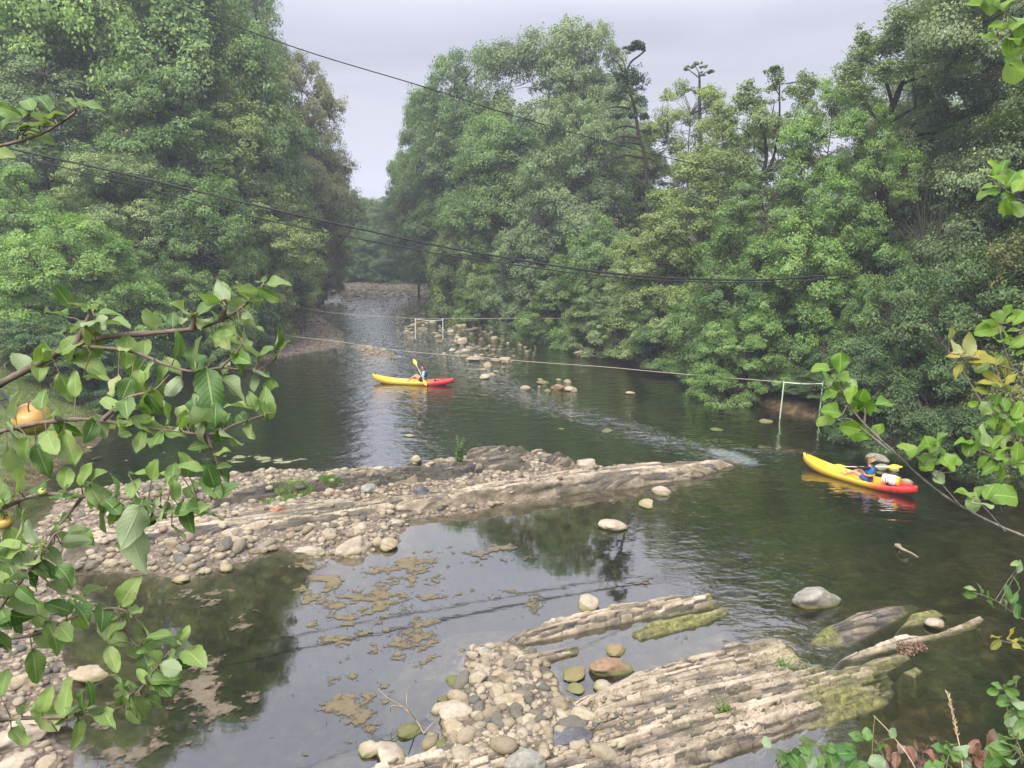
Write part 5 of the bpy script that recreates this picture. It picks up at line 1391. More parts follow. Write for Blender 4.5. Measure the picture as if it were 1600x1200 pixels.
# ------------------------------------------------------------------ ropes, gates, cables
M_ROPE = simple('rope_fibre', (0.42, 0.38, 0.30), 0.9, 60, 0.3)
M_CABLE = simple('black_cable', (0.018, 0.018, 0.02), 0.6)
M_POLE = simple('pale_pole', (0.72, 0.76, 0.68), 0.5, 3, 0.15)
M_GREENP = simple('green_pole', (0.60, 0.70, 0.50), 0.5, 3, 0.15)
def DP(px, py, D):
    "photo pixel at ground distance D"
    vv = (py - 600) / FPX
    d = D / (CT - vv * ST)
    return Wp(px, py, d)
def line_thing(name, label, cat, pts, r, mat, group=None, k=6):
    P = crspline([DP(*p) for p in pts], 10); m = MB(); c = P[len(P) // 2]
    tube(m, [p - c for p in P], r, k)
    return tag(link(name, m.mesh(name, [mat]), None, c), label, cat, group)
line_thing('rope', 'thin pale rope crossing the river upstream and carrying the far gate', 'rope', [(-60, 485, 47), (0, 490, 48), (180, 500, 50), (430, 480, 53), (530, 490, 53.5), (650, 497.5, 54), (692, 498, 54), (800, 497.5, 53), (905, 497, 52), (1010, 493, 50)], 0.014, M_ROPE)
line_thing('rope', 'long pale rope slanting from the riffle stones to the near gate', 'rope', [(300, 512, 53), (430, 523, 50), (530, 534, 47), (600, 545, 45.5), (690, 554, 44), (740, 557.5, 43.2), (840, 566, 41), (940, 573, 38.5), (1050, 583, 36), (1225, 597, 32), (1290, 600, 31.2), (1345, 601.5, 30.2), (1400, 601, 29)], 0.016, M_ROPE)
def gate(label, D, xl, xr, yt, yb, lean, mat):
    c = DP((xl + xr) / 2, yt, D)
    e = empty('slalom_gate', c, label, 'gate', 'slalom gates hung from the ropes')
    m = MB(); tube(m, crspline([DP(xl, yt, D) - c, DP((xl + xr) / 2, yt + 2.5, D) - c, DP(xr, yt + 1.5, D) - c], 4), 0.018, 6); link('crossbar', m.mesh('crossbar', [M_POLE]), e)
    for x in (xl, xr):
        m = MB(); a = DP(x, yt - 1, D) - c; b = DP(x + lean, yb, D) - c
        tube(m, [a, a.lerp(b, .5), b], 0.029, 8); link('pole', m.mesh('pole', [mat]), e)
gate('far gate of two pale poles hanging over the riffle stones', 54, 649, 692, 498.5, 529, 0, M_POLE)
gate('near gate of two slanting pale poles hanging before the right bank shrubs', 31.6, 1225, 1286, 597.5, 655, -6.5, M_GREENP)
GC = 'black cables strung over the river'
line_thing('cable', 'upper single black cable running across the sky', 'cable', [(100, -62, 28), (255, -6, 28.2), (380, 45, 28.5), (500, 87, 29), (660, 135, 30), (800, 180, 31.5), (960, 225, 33.5), (1100, 260, 36), (1180, 276, 38)], 0.020, M_CABLE, GC)
line_thing('cable', 'thicker upper one of the two black cables sagging across mid river', 'cable', [(-120, 205, 27.6), (0, 229, 27.8), (200, 273, 28), (400, 321, 28), (550, 355, 28), (700, 387, 28.1), (800, 404, 28.3), (900, 420, 28.5), (1000, 431, 28.8), (1090, 436, 29.1), (1200, 437, 29.5), (1320, 428, 30)], 0.040, M_CABLE, GC)
line_thing('cable', 'thinner lower one of the two black cables sagging across mid river', 'cable', [(-120, 215, 28), (0, 238, 28.2), (200, 287, 28.4), (400, 340, 28.4), (550, 371, 28.4), (700, 399, 28.5), (800, 413, 28.7), (900, 427, 28.9), (1000, 436, 29.2), (1090, 440, 29.6), (1200, 441, 30), (1310, 436, 30.4)], 0.026, M_CABLE, GC)
# ------------------------------------------------------------------ foreground foliage
def bigleafmat(name, up0, up1, under, trans=0.3, blot=(0.35, 0.36, 0.16)):
    m, nt, o = newmat(name)
    luv = N(nt, 'ShaderNodeAttribute', attribute_name='luv').outputs['Vector']
    s = N(nt, 'ShaderNodeSeparateXYZ'); L(nt, luv, s.inputs[0])
    u, v, r = s.outputs[0], s.outputs[1], s.outputs[2]
    av = math_(nt, 'ABSOLUTE', v)
    fr = math_(nt, 'FRACT', math_(nt, 'SUBTRACT', math_(nt, 'MULTIPLY', u, 8.0), math_(nt, 'MULTIPLY', av, 2.4)))
    vein = math_(nt, 'MULTIPLY', ramp(nt, fr, [(0.0, 1), (0.10, 0.25), (0.2, 0), (0.9, 0), (1.0, 1)]), 0.45)
    mid = ramp(nt, av, [(0.0, 1), (0.05, 0.9), (0.09, 0)])
    vm = math_(nt, 'MAXIMUM', vein, mid)
    g = worldpos(nt)
    n1 = noise(nt, g, 45, 4, 0.6); n2 = noise(nt, g, 14, 3, 0.6)
    c = mixc(nt, ramp(nt, r, [(0.1, 0), (0.9, 1)]), up0, up1)
    c = mixc(nt, math_(nt, 'MULTIPLY', ramp(nt, n2, [(0.50, 0), (0.68, 0.75)]), ramp(nt, r, [(0.3, 0.15), (0.8, 1)])), c, blot)
    c = mixc(nt, ramp(nt, n1, [(0.66, 0), (0.72, 0.7)]), c, (0.16, 0.10, 0.03))
    c = mixc(nt, math_(nt, 'MULTIPLY', vm, 0.5), c, tuple(min(1, x * 1.5 + 0.06) for x in up1))
    bf = N(nt, 'ShaderNodeNewGeometry').outputs['Backfacing']
    c = mixc(nt, bf, c, mixc(nt, math_(nt, 'MULTIPLY', vm, 0.5), under, tuple(x * 1.3 for x in under)))
    hb = math_(nt, 'ADD', math_(nt, 'MULTIPLY', vm, -0.6), math_(nt, 'MULTIPLY', n1, 0.5))
    p = princ(nt, None, c, 0.48, hb, 0.7, 0.002, 0.35)
    tr = N(nt, 'ShaderNodeBsdfTranslucent'); L(nt, mixc(nt, 1.0, c, (1.1, 1.3, 0.5), 'MULTIPLY'), tr.inputs['Color'])
    ms = N(nt, 'ShaderNodeMixShader'); ms.inputs[0].default_value = trans
    L(nt, p.outputs[0], ms.inputs[1]); L(nt, tr.outputs[0], ms.inputs[2]); L(nt, ms.outputs[0], o.inputs['Surface'])
    return m
M_APL = bigleafmat('apple_leaf', (0.070, 0.145, 0.034), (0.23, 0.33, 0.09), (0.27, 0.34, 0.18), 0.3, (0.38, 0.38, 0.19))
M_ALD = bigleafmat('alder_leaf', (0.11, 0.22, 0.030), (0.22, 0.36, 0.05), (0.28, 0.38, 0.16), 0.4, (0.32, 0.36, 0.08))
M_YLW = bigleafmat('yellowing_leaf', (0.16, 0.20, 0.035), (0.42, 0.36, 0.06), (0.34, 0.36, 0.15), 0.35, (0.45, 0.32, 0.07))
M_BRM = bigleafmat('bramble_leaf', (0.06, 0.15, 0.035), (0.15, 0.27, 0.06), (0.25, 0.33, 0.18), 0.3)
M_DEAD = bigleafmat('dead_leaf', (0.12, 0.055, 0.035), (0.26, 0.13, 0.085), (0.26, 0.18, 0.13), 0.15, (0.30, 0.18, 0.10))
M_TWIG = simple('twig_bark', (0.16, 0.125, 0.09), 0.8, 60, 0.35)
M_ALDB = simple('alder_bark', (0.20, 0.18, 0.155), 0.8, 60, 0.35)
class LeafB:
    def __init__(s): s.V = []; s.F = []; s.A = []; s.n = 0
    def add(s, base, T, Nn, ln, wd, rng, fold=0.25, curl=0.3, wave=0.06, shape='apple', nu=11, nv=7):
        T = np.array(T, float); T /= np.linalg.norm(T)
        Nn = np.array(Nn, float); Nn -= T * Nn.dot(T); Nn /= np.linalg.norm(Nn) + 1e-9
        S = np.cross(Nn, T)
        u = np.linspace(0, 1, nu)[:, None]; v = np.linspace(-1, 1, nv)[None, :]
        if shape == 'apple': w = np.sin(np.pi * np.clip(u, 0, 1) ** 0.88) ** 0.62
        elif shape == 'round': w = np.where(u < 0.62, np.sin(np.pi * 0.5 * (u / 0.62)) ** 0.8, np.sqrt(np.clip(1 - ((u - 0.62) / 0.40) ** 2, 0, 1)))
        elif shape == 'lance': w = np.sin(np.pi * u) ** 1.1
        else: w = np.sin(np.pi * u ** 0.7) ** 0.7
        w = np.maximum(w, 0.02)
        serr = 1 + 0.04 * np.where((np.arange(nu) % 2)[:, None] == 1, 1, -1) * (np.abs(v) > .9)
        ca = curl * (u ** 1.4); a = ca * 1.0
        along = u * ln * (1 - 0.10 * abs(curl) * u)
        down = -curl * ln * 0.55 * u ** 2
        ph = rng.random() * 6.28
        lift = fold * np.abs(v) ** 1.2 * w * wd * 0.5 + wave * wd * np.sin(u * 9 + ph + v * 1.5) * np.abs(v) ** 1.5
        tw = rng.normal(0, .25) * u
        x = v * w * wd * 0.5 * serr
        P = np.array(base)[None, None, :] + T * along[..., None] + S * (x * np.cos(tw))[..., None] + Nn * (down + lift + x * np.sin(tw))[..., None]
        s.V.append(P.reshape(-1, 3))
        r = rng.random()
        s.A.append(np.stack([np.broadcast_to(u, (nu, nv)).ravel(), np.broadcast_to(v, (nu, nv)).ravel(), np.full(nu * nv, r)], 1))
        i = (np.arange(nu - 1)[:, None] * nv + np.arange(nv - 1)[None, :]).ravel()
        s.F.append(np.stack([i, i + nv, i + nv + 1, i + 1], 1) + s.n); s.n += nu * nv
    def mesh(s, name, mat, origin=(0, 0, 0)):
        return mesh_np(name, np.concatenate(s.V) - np.array(origin), np.concatenate(s.F), True, {'luv': ('FLOAT_VECTOR', np.concatenate(s.A))}, [mat])
def foliage_branch(root, o0, pts, r0, r1, leaves, mat, bark, seed, L0=0.075, wr=0.55, shape='apple', auto=0.0, hang=0.0, autolen=0.07, facing=0.55, twigs=()):
    "pts: (px,py,depth); leaves: (px,py,lenpx[,angle]) near the branch"
    rng = np.random.default_rng(seed)
    P = crspline([Wp(*p) for p in pts], 6)
    mb = MB(); A = np.array([tuple(p) for p in P])
    rr = np.linspace(r0 * .6, r1, len(P)) * (1 + 0.12 * rng.normal(size=len(P)))
    tube(mb, [p - o0 for p in P], rr, 8)
    TW = [A]; 
    for tw in twigs:
        Q = crspline([Wp(*p) for p in tw], 5); q = np.array([tuple(p) for p in Q])
        tube(mb, [p - o0 for p in Q], np.linspace(r0 * .45, r1 * .7, len(Q)), 6); TW.append(q)
    ALL = np.vstack(TW)
    pix = np.array([[800 + FPX * (a[0] / dd), dd] for a in ALL for dd in [a[1] * CT + (CAMH - a[2]) * ST]])
    D_ = pix[:, 1]
    U_ = 800 + FPX * ALL[:, 0] / D_
    V_ = 600 + FPX * ((CAMH - ALL[:, 2]) * CT - ALL[:, 1] * ST) / D_
    lb = LeafB()
    cam_ = np.array([0, 0, CAMH])
    def one(px, py, lpx, ang=None):
        d2 = (U_ - px) ** 2 + (V_ - py) ** 2 + 60 * rng.random(len(U_))
        k = int(np.argmin(d2)); a = ALL[k]; D = D_[k] + rng.normal(0, 0.02)
        c = np.array(tuple(Wp(px, py, D)))
        ln = lpx / FPX * D * LS
        dv = c - a; dist = np.linalg.norm(dv)
        dirv = dv / (dist + 1e-6)
        tocam = cam_ - c; tocam /= np.linalg.norm(tocam)
        if ang is not None:
            e2 = np.array(tuple(Wp(px + 10 * math.cos(math.radians(ang)), py - 10 * math.sin(math.radians(ang)), D))) - c
            dirv = e2 / np.linalg.norm(e2)
        if dist < ln * 0.2: dirv = rng.normal(size=3); dirv /= np.linalg.norm(dirv)
        T = dirv + rng.normal(0, 0.22, 3) + np.array([0, 0, -hang * rng.random()]) + tocam * rng.normal(0, 0.25)
        T /= np.linalg.norm(T)
        base = c - T * ln * 0.5
        up = np.array([0, 0, 1.0])
        Nn = up * 0.85 + tocam * facing * .8 + rng.normal(0, 0.5, 3)
        if rng.random() < 0.16: Nn = -Nn * 0.6 + rng.normal(0, 0.5, 3)
        lb.add(base, T, Nn, ln, ln * wr * (0.85 + 0.3 * rng.random()), rng, fold=0.18 + 0.35 * rng.random(), curl=rng.normal(0.35, 0.32), wave=0.06 + 0.12 * rng.random(), shape=shape)
        m_ = (a + base) / 2 + np.array([0, 0, 0.004])
        if np.linalg.norm(a - base) < 0.16:
            tube(mb, [a - np.array(o0), m_ - np.array(o0), base - np.array(o0), base + T * ln * .1 - np.array(o0)], [0.0014, 0.0011, 0.001, 0.0006], 4)
    for l in leaves: one(*l)
    n = int(auto)
    for k in range(n):
        j = rng.integers(int(len(ALL) * .1), len(ALL)); a = rng.random() * 6.28; q_ = 16 + 26 * rng.random()
        one(U_[j] + q_ * math.cos(a), V_[j] + q_ * math.sin(a) * .9, FPX * autolen / D_[j] * (0.55 + 0.6 * rng.random()))
    b = link('branch', mb.mesh('branch', [bark]), root)
    if lb.n: link('leaves', lb.mesh('leaves', mat, o0), b)
    return b
LS = 0.90
O_A = Vector((-2.5, 1.0, 6.55))
apple = empty('apple_tree', O_A, 'apple tree whose leafy branches reach in from the left with ripening apples', 'tree')
mb = MB()
hub = Wp(-420, 860, 1.9)
TR = crspline([O_A + Vector((0, 0, -.3)), O_A + Vector((0.02, 0.02, .5)), O_A + Vector((.06, .1, 1.1)), O_A + Vector((.05, .2, 2.0)), O_A + Vector((-.05, .3, 3.0))], 6)
tube(mb, [p - O_A for p in TR], np.linspace(.11, .04, len(TR)), 12)
link('trunk', mb.mesh('trunk', [M_TWIG]), apple)
def ab(pts, r0, r1, leaves, seed, **k):
    p0 = pts[0]; st = Wp(p0[0], p0[1], p0[2])
    return foliage_branch(apple, O_A, pts, r0, r1, leaves, M_APL, M_TWIG, seed, **k)
def BIG(l): return [(x, y, 66) for x, y in l]
def MED(l): return [(x, y, 49) for x, y in l]
def SML(l): return [(x, y, 36) for x, y in l]
ab([(-700, 900, 2.0), (-330, 760, 1.75), (-80, 645, 1.55), (0, 600, 1.5), (60, 568, 1.48), (120, 537, 1.47), (180, 525, 1.47), (240, 520, 1.48), (300, 514, 1.50), (345, 500, 1.52), (375, 482, 1.53), (400, 460, 1.54), (412, 442, 1.55)], 0.016, 0.0018,
   MED([(347, 456), (387, 452), (432, 440), (422, 459), (399, 472), (374, 476), (344, 490), (321, 504), (322, 480), (287, 479), (256, 489), (234, 498), (139, 475), (98, 463), (87, 487), (93, 516), (122, 511), (83, 542), (67, 555), (37, 568), (62, 577), (209, 573), (153, 538), (226, 544), (349, 532), (357, 521), (394, 510), (380, 535)]) +
   SML([(409, 437), (285, 501), (335, 532), (374, 518), (270, 500), (124, 476), (388, 500), (362, 498), (300, 492)]) + [(180, 502, 62, 8), (169, 487, 46, 15), (138, 566, 72, -40), (104, 606, 60, -80), (198, 549, 60, -95), (157, 591, 52, 5), (347, 456, 52, 88)], 1001,
   twigs=[[(118, 540, 1.47), (130, 515, 1.46), (138, 495, 1.45), (142, 485, 1.45)], [(300, 514, 1.50), (303, 498, 1.49), (296, 484, 1.48)], [(345, 500, 1.52), (352, 480, 1.5), (348, 470, 1.5)]], auto=10)
ab([(118, 540, 1.47), (200, 548, 1.44), (260, 570, 1.43), (300, 580, 1.43), (345, 575, 1.44), (400, 578, 1.46), (432, 560, 1.47)], 0.006, 0.0016,
   MED([(281, 541), (306, 546), (394, 546), (416, 549), (433, 530), (439, 546), (321, 566), (351, 573), (371, 569), (410, 583), (250, 591), (228, 584), (215, 598), (197, 608), (180, 603), (271, 605)]) + [(329, 611, 84, -72), (366, 608, 66, -45), (270, 572, 44, -35)], 1002,
   twigs=[[(345, 575, 1.44), (372, 548, 1.43), (384, 525, 1.43)], [(400, 578, 1.46), (404, 560, 1.45)]], auto=6)
ab([(-700, 960, 1.95), (-300, 780, 1.6), (-50, 692, 1.38), (40, 665, 1.34), (130, 655, 1.34), (200, 664, 1.35), (260, 672, 1.36), (330, 678, 1.37), (370, 662, 1.38), (425, 645, 1.40)], 0.010, 0.0015,
   MED([(211, 636), (242, 634), (262, 645), (335, 650), (374, 632), (374, 649), (346, 684), (318, 693), (270, 673), (245, 687), (219, 690), (180, 659), (157, 667), (191, 676), (141, 673), (82, 648), (65, 622), (20, 634), (118, 600), (169, 628)]) +
   SML([(396, 628), (408, 639), (300, 630), (355, 660), (286, 655), (230, 655), (345, 705), (352, 728)]) + BIG([(22, 683), (16, 718), (78, 690), (110, 700)]) + [(301, 650, 66, -25), (107, 676, 66, -80), (66, 720, 62, -85), (38, 704, 52, -100), (305, 630, 40)], 1003,
   twigs=[[(160, 656, 1.34), (200, 622, 1.36), (240, 610, 1.37), (265, 585, 1.38)], [(322, 680, 1.37), (335, 710, 1.37), (345, 740, 1.38)]], auto=16)
ab([(-700, 980, 1.9), (-300, 860, 1.55), (-50, 806, 1.34), (0, 795, 1.31), (60, 773, 1.30), (130, 775, 1.30), (210, 780, 1.30), (270, 795, 1.31), (330, 782, 1.33)], 0.009, 0.0015,
   MED([(61, 758), (28, 750), (103, 746), (145, 744), (182, 757), (259, 755), (270, 739), (222, 783), (277, 834), (130, 837), (163, 813), (81, 872), (98, 813), (56, 853), (175, 792), (210, 769), (300, 765), (318, 790), (133, 741), (240, 735), (290, 725), (330, 745), (350, 765)]) +
   BIG([(156, 776), (37, 818), (93, 839), (14, 883), (23, 850)]) + [(208, 818, 76, -110), (205, 848, 80, -88), (252, 806, 84, -25), (231, 743, 62, 20), (330, 760, 60, -20), (300, 730, 50, 10), (330, 800, 52, -40)], 1004,
   twigs=[[(130, 775, 1.3), (110, 800, 1.3), (85, 830, 1.29)], [(210, 780, 1.3), (222, 800, 1.29), (215, 830, 1.28)]], auto=28)
ab([(-500, 1300, 1.8), (-150, 1130, 1.4), (-40, 1010, 1.24), (10, 935, 1.2), (55, 880, 1.2), (85, 835, 1.22)], 0.010, 0.002,
   MED([(79, 891), (67, 870), (90, 917), (105, 897), (30, 905), (10, 925), (-5, 900), (40, 930), (20, 860), (0, 960), (50, 905)]) + [(146, 916, 46, 20), (128, 949, 60, 0), (10, 870, 70, -10)] + BIG([(29, 967), (6, 1004), (5, 850)]), 1005, auto=30)
ab([(-500, 1250, 1.8), (-150, 1080, 1.45), (-30, 1010, 1.3), (60, 990, 1.28), (120, 962, 1.28), (180, 950, 1.29), (212, 965, 1.3)], 0.007, 0.0016,
   MED([(93, 949), (157, 967), (125, 972), (181, 981), (184, 999), (216, 993), (245, 1000), (210, 1016), (60, 960)]) + BIG([(73, 1004), (55, 1042)]) + [(175, 1031, 52, -75), (227, 981, 42, 90)], 1006, auto=18, twigs=[[(180, 950, 1.29), (205, 1000, 1.3), (218, 1010, 1.3)]])
ab([(-500, 1500, 1.7), (-100, 1170, 1.35), (0, 1127, 1.28), (100, 1120, 1.27), (180, 1108, 1.27), (218, 1078, 1.28), (250, 1035, 1.29), (278, 1005, 1.3)], 0.006, 0.0013,
   MED([(236, 1025), (262, 1025), (187, 1067), (204, 1082), (190, 1101), (105, 1077), (70, 1095), (125, 1098), (96, 1124), (29, 1133), (6, 1066), (145, 1085), (165, 1120)]) + [(268, 1044, 52, 5), (259, 1060, 54, 10), (254, 1071, 50, -5), (125, 1145, 48, -80), (290, 990, 30, 60)], 1007, auto=26)
ab([(-400, 420, 1.8), (-120, 262, 1.6), (-30, 237, 1.5), (0, 228, 1.48), (50, 215, 1.47), (90, 195, 1.47), (118, 175, 1.47)], 0.0065, 0.0028,
   [(58, 192, 62, 10), (20, 185, 60, 175), (68, 158, 46, 120), (43, 158, 44, 115), (84, 178, 40, 15), (65, 186, 44, -20), (122, 156, 40, 100), (142, 166, 48, 5), (62, 214, 50, -12), (110, 160, 30, 130), (12, 172, 52, 170), (5, 240, 40, -10), (92, 180, 30, 40), (30, 200, 46, 200)], 1008)
LS = 1.08
def applefruit(px, py, D, rpx, redness, axis_up=1.0, calyx=True):
    m, nt, o = newmat('apple_skin')
    g = N(nt, 'ShaderNodeTexCoord').outputs['Object']; s = N(nt, 'ShaderNodeSeparateXYZ'); L(nt, g, s.inputs[0])
    n = noise(nt, g, 40, 4, 0.6)
    v = math_(nt, 'ADD', math_(nt, 'MULTIPLY', s.outputs[2], 14.0), n)
    c = ramp(nt, v, [(0.25, (0.30, 0.33, 0.07)), (0.65, (0.48, 0.34, 0.09)), (1.0, (0.55, 0.22, 0.08))] if redness > .3 else [(0.3, (0.30, 0.42, 0.08)), (0.8, (0.42, 0.48, 0.12))])
    princ(nt, o, c, 0.4, n, 0.1, 0.001, 0.4)
    p = Wp(px, py, D); r = rpx / FPX * D
    th = np.linspace(0, math.pi, 20); ph = np.linspace(0, 2 * math.pi, 25)[:-1]
    V = []
    for a in th:
        rr = r * (1 - 0.28 * math.exp(-(a / .35) ** 2) * 1.2 - 0.2 * math.exp(-((math.pi - a) / .3) ** 2)); rad = r * math.sin(a) * (1 + .06 * math.cos(a)); zz = rr * math.cos(a) * .92
        for f in ph: V.append((rad * math.cos(f) * (1 + .02 * math.cos(5 * f)), rad * math.sin(f) * (1 + .02 * math.cos(5 * f)), zz))
    i = np.arange(19)[:, None] * 24; j = np.arange(24)[None, :]; j2 = (j + 1) % 24
    F = np.stack([i + j, i + 24 + j, i + 24 + j2, i + j2], -1).reshape(-1, 4)
    mm = MB(); mm.add(V, F)
    fo = link('apple', mm.mesh('apple', [m]), apple, p - O_A); fo.rotation_euler = (0.5, 0.15, 0)
    s2 = MB(); tube(s2, crspline([(0, 0, r * .6), (0.002, 0, r * 1.0), (0.006, 0.003, r * 1.4)], 3), 0.0013, 5); link('stalk', s2.mesh('stalk', [M_TWIG]), fo)
applefruit(50, 655, 1.37, 27, 1); applefruit(8, 816, 1.33, 12, 1); applefruit(66, 768, 1.29, 6, 0)

O_R = Vector((2.9, 1.3, 6.5))
alder = empty('alder_tree', O_R, 'young alder with round fresh green leaves reaching in from the right edge', 'tree')
mb = MB(); TR = crspline([O_R + Vector((0, 0, -.3)), O_R + Vector((-.05, .1, .6)), O_R + Vector((.0, .2, 1.6)), O_R + Vector((.1, .25, 2.8)), O_R + Vector((.1, .3, 4.2))], 6)
tube(mb, [p - O_R for p in TR], np.linspace(.07, .02, len(TR)), 10); link('trunk', mb.mesh('trunk', [M_ALDB]), alder)
def rb_(pts, r0, r1, leaves, seed, mat=M_ALD, **k): return foliage_branch(alder, O_R, pts, r0, r1, leaves, mat, M_ALDB, seed, **k)
rb_([(2100, 1000, 2.2), (1750, 900, 2.0), (1660, 862, 1.95), (1600, 838, 1.92), (1540, 812, 1.9), (1480, 778, 1.88), (1430, 738, 1.87), (1390, 700, 1.86), (1350, 662, 1.85), (1322, 625, 1.84), (1312, 590, 1.83), (1304, 578, 1.83)], 0.0075, 0.0018,
    [(1285, 573, 26, 160), (1313, 567, 30, 80), (1292, 594, 30, 110), (1316, 590, 30, 75), (1300, 608, 24, -80), (1297, 618, 26, 200), (1331, 601, 24, 60), (1329, 616, 28, 80), (1344, 622, 30, 70), (1352, 634, 34, 10), (1384, 627, 34, 15), (1301, 643, 32, 150), (1292, 656, 26, 170), (1330, 668, 30, 160), (1345, 676, 34, 170), (1371, 674, 28, 60), (1310, 596, 24), (1338, 640, 26), (1364, 640, 26)], 1101, shape='round', wr=0.80, hang=0.0,
    twigs=[[(1350, 662, 1.85), (1352, 645, 1.84), (1350, 632, 1.84)], [(1375, 690, 1.86), (1368, 668, 1.85)], [(1390, 705, 1.86), (1330, 655, 1.85)]])
rb_([(1500, 790, 1.88), (1470, 755, 1.85), (1445, 728, 1.84), (1432, 716, 1.83)], 0.0035, 0.0012,
    [(1421, 703, 30, 130), (1435, 706, 34, 60), (1451, 694, 26, 120), (1475, 694, 38, 20), (1462, 707, 24, 100), (1450, 722, 30, 200), (1468, 744, 24, -60), (1482, 722, 30, 100), (1494, 718, 24, 40), (1460, 722, 26, -30)], 1102, shape='round', wr=0.8)
rb_([(1570, 830, 1.9), (1540, 795, 1.87), (1520, 775, 1.86)], 0.0035, 0.0012,
    [(1510, 773, 32, 150), (1530, 770, 34, 60), (1535, 788, 32, -40), (1564, 772, 44, 20), (1521, 786, 26, -100), (1545, 768, 26, 80)], 1103, shape='round', wr=0.8, twigs=[[(1565, 800, 1.88), (1563, 785, 1.87)]])
willow = empty('willow_tree', Vector((3.4, 2.0, 6.3)), 'yellowing willow with narrow-based leaves filling the right edge above the alder branch', 'tree')
O_W = Vector((3.4, 2.0, 6.3))
mb = MB(); TR = crspline([O_W + Vector((0, 0, -.3)), O_W + Vector((-.05, .1, .6)), O_W + Vector((.0, .2, 1.6)), O_W + Vector((.1, .25, 2.8)), O_W + Vector((.1, .3, 4.2))], 6)
tube(mb, [p - O_W for p in TR], np.linspace(.08, .02, len(TR)), 10); link('trunk', mb.mesh('trunk', [M_ALDB]), willow)
def wb(pts, r0, r1, leaves, seed, mat=M_YLW, **k): return foliage_branch(willow, O_W, pts, r0, r1, leaves, mat, M_ALDB, seed, **k)
wb([(2000, 900, 2.8), (1720, 690, 2.5), (1640, 650, 2.4), (1590, 590, 2.35), (1568, 540, 2.3), (1560, 500, 2.3)], 0.007, 0.0015,
   [(1560, 495, 26, 120), (1575, 490, 28, 60), (1590, 498, 28, 50), (1545, 505, 24, 160), (1550, 512, 40, 175), (1583, 515, 26, 20), (1590, 535, 26, 40), (1570, 525, 22, -60), (1596, 552, 26, 10)], 1201, shape='round', wr=0.62, mat=M_ALD, auto=9, autolen=0.05)
wb([(2000, 820, 2.8), (1720, 640, 2.5), (1640, 610, 2.4), (1600, 585, 2.35), (1560, 570, 2.3), (1520, 558, 2.3), (1482, 552, 2.3)], 0.006, 0.0012,
   [(1494, 543, 28, 165), (1515, 540, 34, 120), (1500, 556, 40, 178), (1530, 553, 30, 150), (1533, 568, 50, 178), (1560, 560, 34, 130), (1572, 575, 34, 100), (1580, 590, 26, 60), (1550, 590, 30, 120), (1545, 600, 36, 175), (1575, 605, 30, -20), (1535, 610, 30, 170), (1592, 610, 26, 0)], 1202, shape='apple', wr=0.48, auto=8, autolen=0.05)
wb([(2000, 900, 2.8), (1720, 690, 2.5), (1640, 665, 2.4), (1590, 645, 2.35), (1555, 632, 2.3), (1540, 622, 2.3)], 0.005, 0.0012,
   [(1537, 637, 30, 170), (1555, 628, 34, 150), (1560, 648, 34, 190), (1575, 655, 30, -20), (1590, 640, 30, 60), (1570, 630, 26, 80), (1590, 668, 34, -30), (1572, 672, 26, -60), (1553, 660, 26)], 1203, shape='apple', wr=0.58, auto=8, mat=M_ALD, autolen=0.05)
wb([(2000, 980, 2.8), (1740, 760, 2.5), (1650, 730, 2.4), (1590, 722, 2.35), (1550, 712, 2.3), (1520, 700, 2.3)], 0.005, 0.0012,
   [(1508, 686, 36, 150), (1525, 685, 36, 110), (1540, 680, 36, 90), (1556, 690, 34, 60), (1515, 700, 28, 190), (1545, 705, 30, -20), (1570, 700, 32, 30), (1565, 715, 30, -10), (1580, 725, 34, 10), (1535, 722, 26, 200), (1590, 705, 30, 60), (1548, 730, 28, 190), (1595, 730, 28), (1530, 672, 34, 100)], 1204, shape='apple', wr=0.62, auto=8, mat=M_ALD, autolen=0.05)
wb([(2000, 300, 2.8), (1720, 330, 2.5), (1640, 330, 2.4), (1600, 315, 2.35), (1575, 300, 2.3), (1560, 285, 2.3)], 0.005, 0.0012,
   [(1555, 262, 26, 100), (1568, 258, 24, 70), (1560, 278, 34, 120), (1580, 280, 34, 60), (1548, 290, 28, 175), (1545, 300, 30, 185), (1592, 292, 30, 30), (1575, 310, 26, -60), (1590, 325, 28, -30), (1600, 280, 34, 60), (1570, 325, 24, -90)], 1205, shape='round', wr=0.7, mat=M_ALD)
wb([(2000, 60, 3.0), (1720, 40, 2.7), (1640, 50, 2.6), (1600, 40, 2.55), (1570, 20, 2.5), (1545, 5, 2.5)], 0.005, 0.0012,
   [(1528, 8, 36, 150), (1550, 3, 34, 60), (1575, 0, 34, 60), (1590, 30, 40, 30), (1545, 60, 30, 175), (1580, 62, 30, -40), (1575, 72, 28, -90), (1595, 50, 30), (1590, 100, 46, 20), (1560, 15, 26), (1560, 40, 26, 170), (1598, 75, 30), (1585, 90, 30, 180)], 1206, shape='round', wr=0.7, mat=M_ALD)
wb([(2000, 1200, 2.8), (1720, 1000, 2.5), (1650, 985, 2.45), (1600, 968, 2.4), (1555, 938, 2.4), (1520, 925, 2.4)], 0.0035, 0.001,
   [(1515, 930, 20, 180), (1518, 918, 18, 130), (1533, 920, 20, 95), (1545, 933, 18, 30), (1548, 944, 18, -30), (1575, 925, 22, 90), (1585, 935, 20, 60), (1590, 910, 22, 110), (1592, 885, 22, 70), (1573, 945, 18, -60), (1590, 955, 24, -80), (1588, 880, 18, 170)], 1207, shape='apple', wr=0.5, mat=M_BRM)
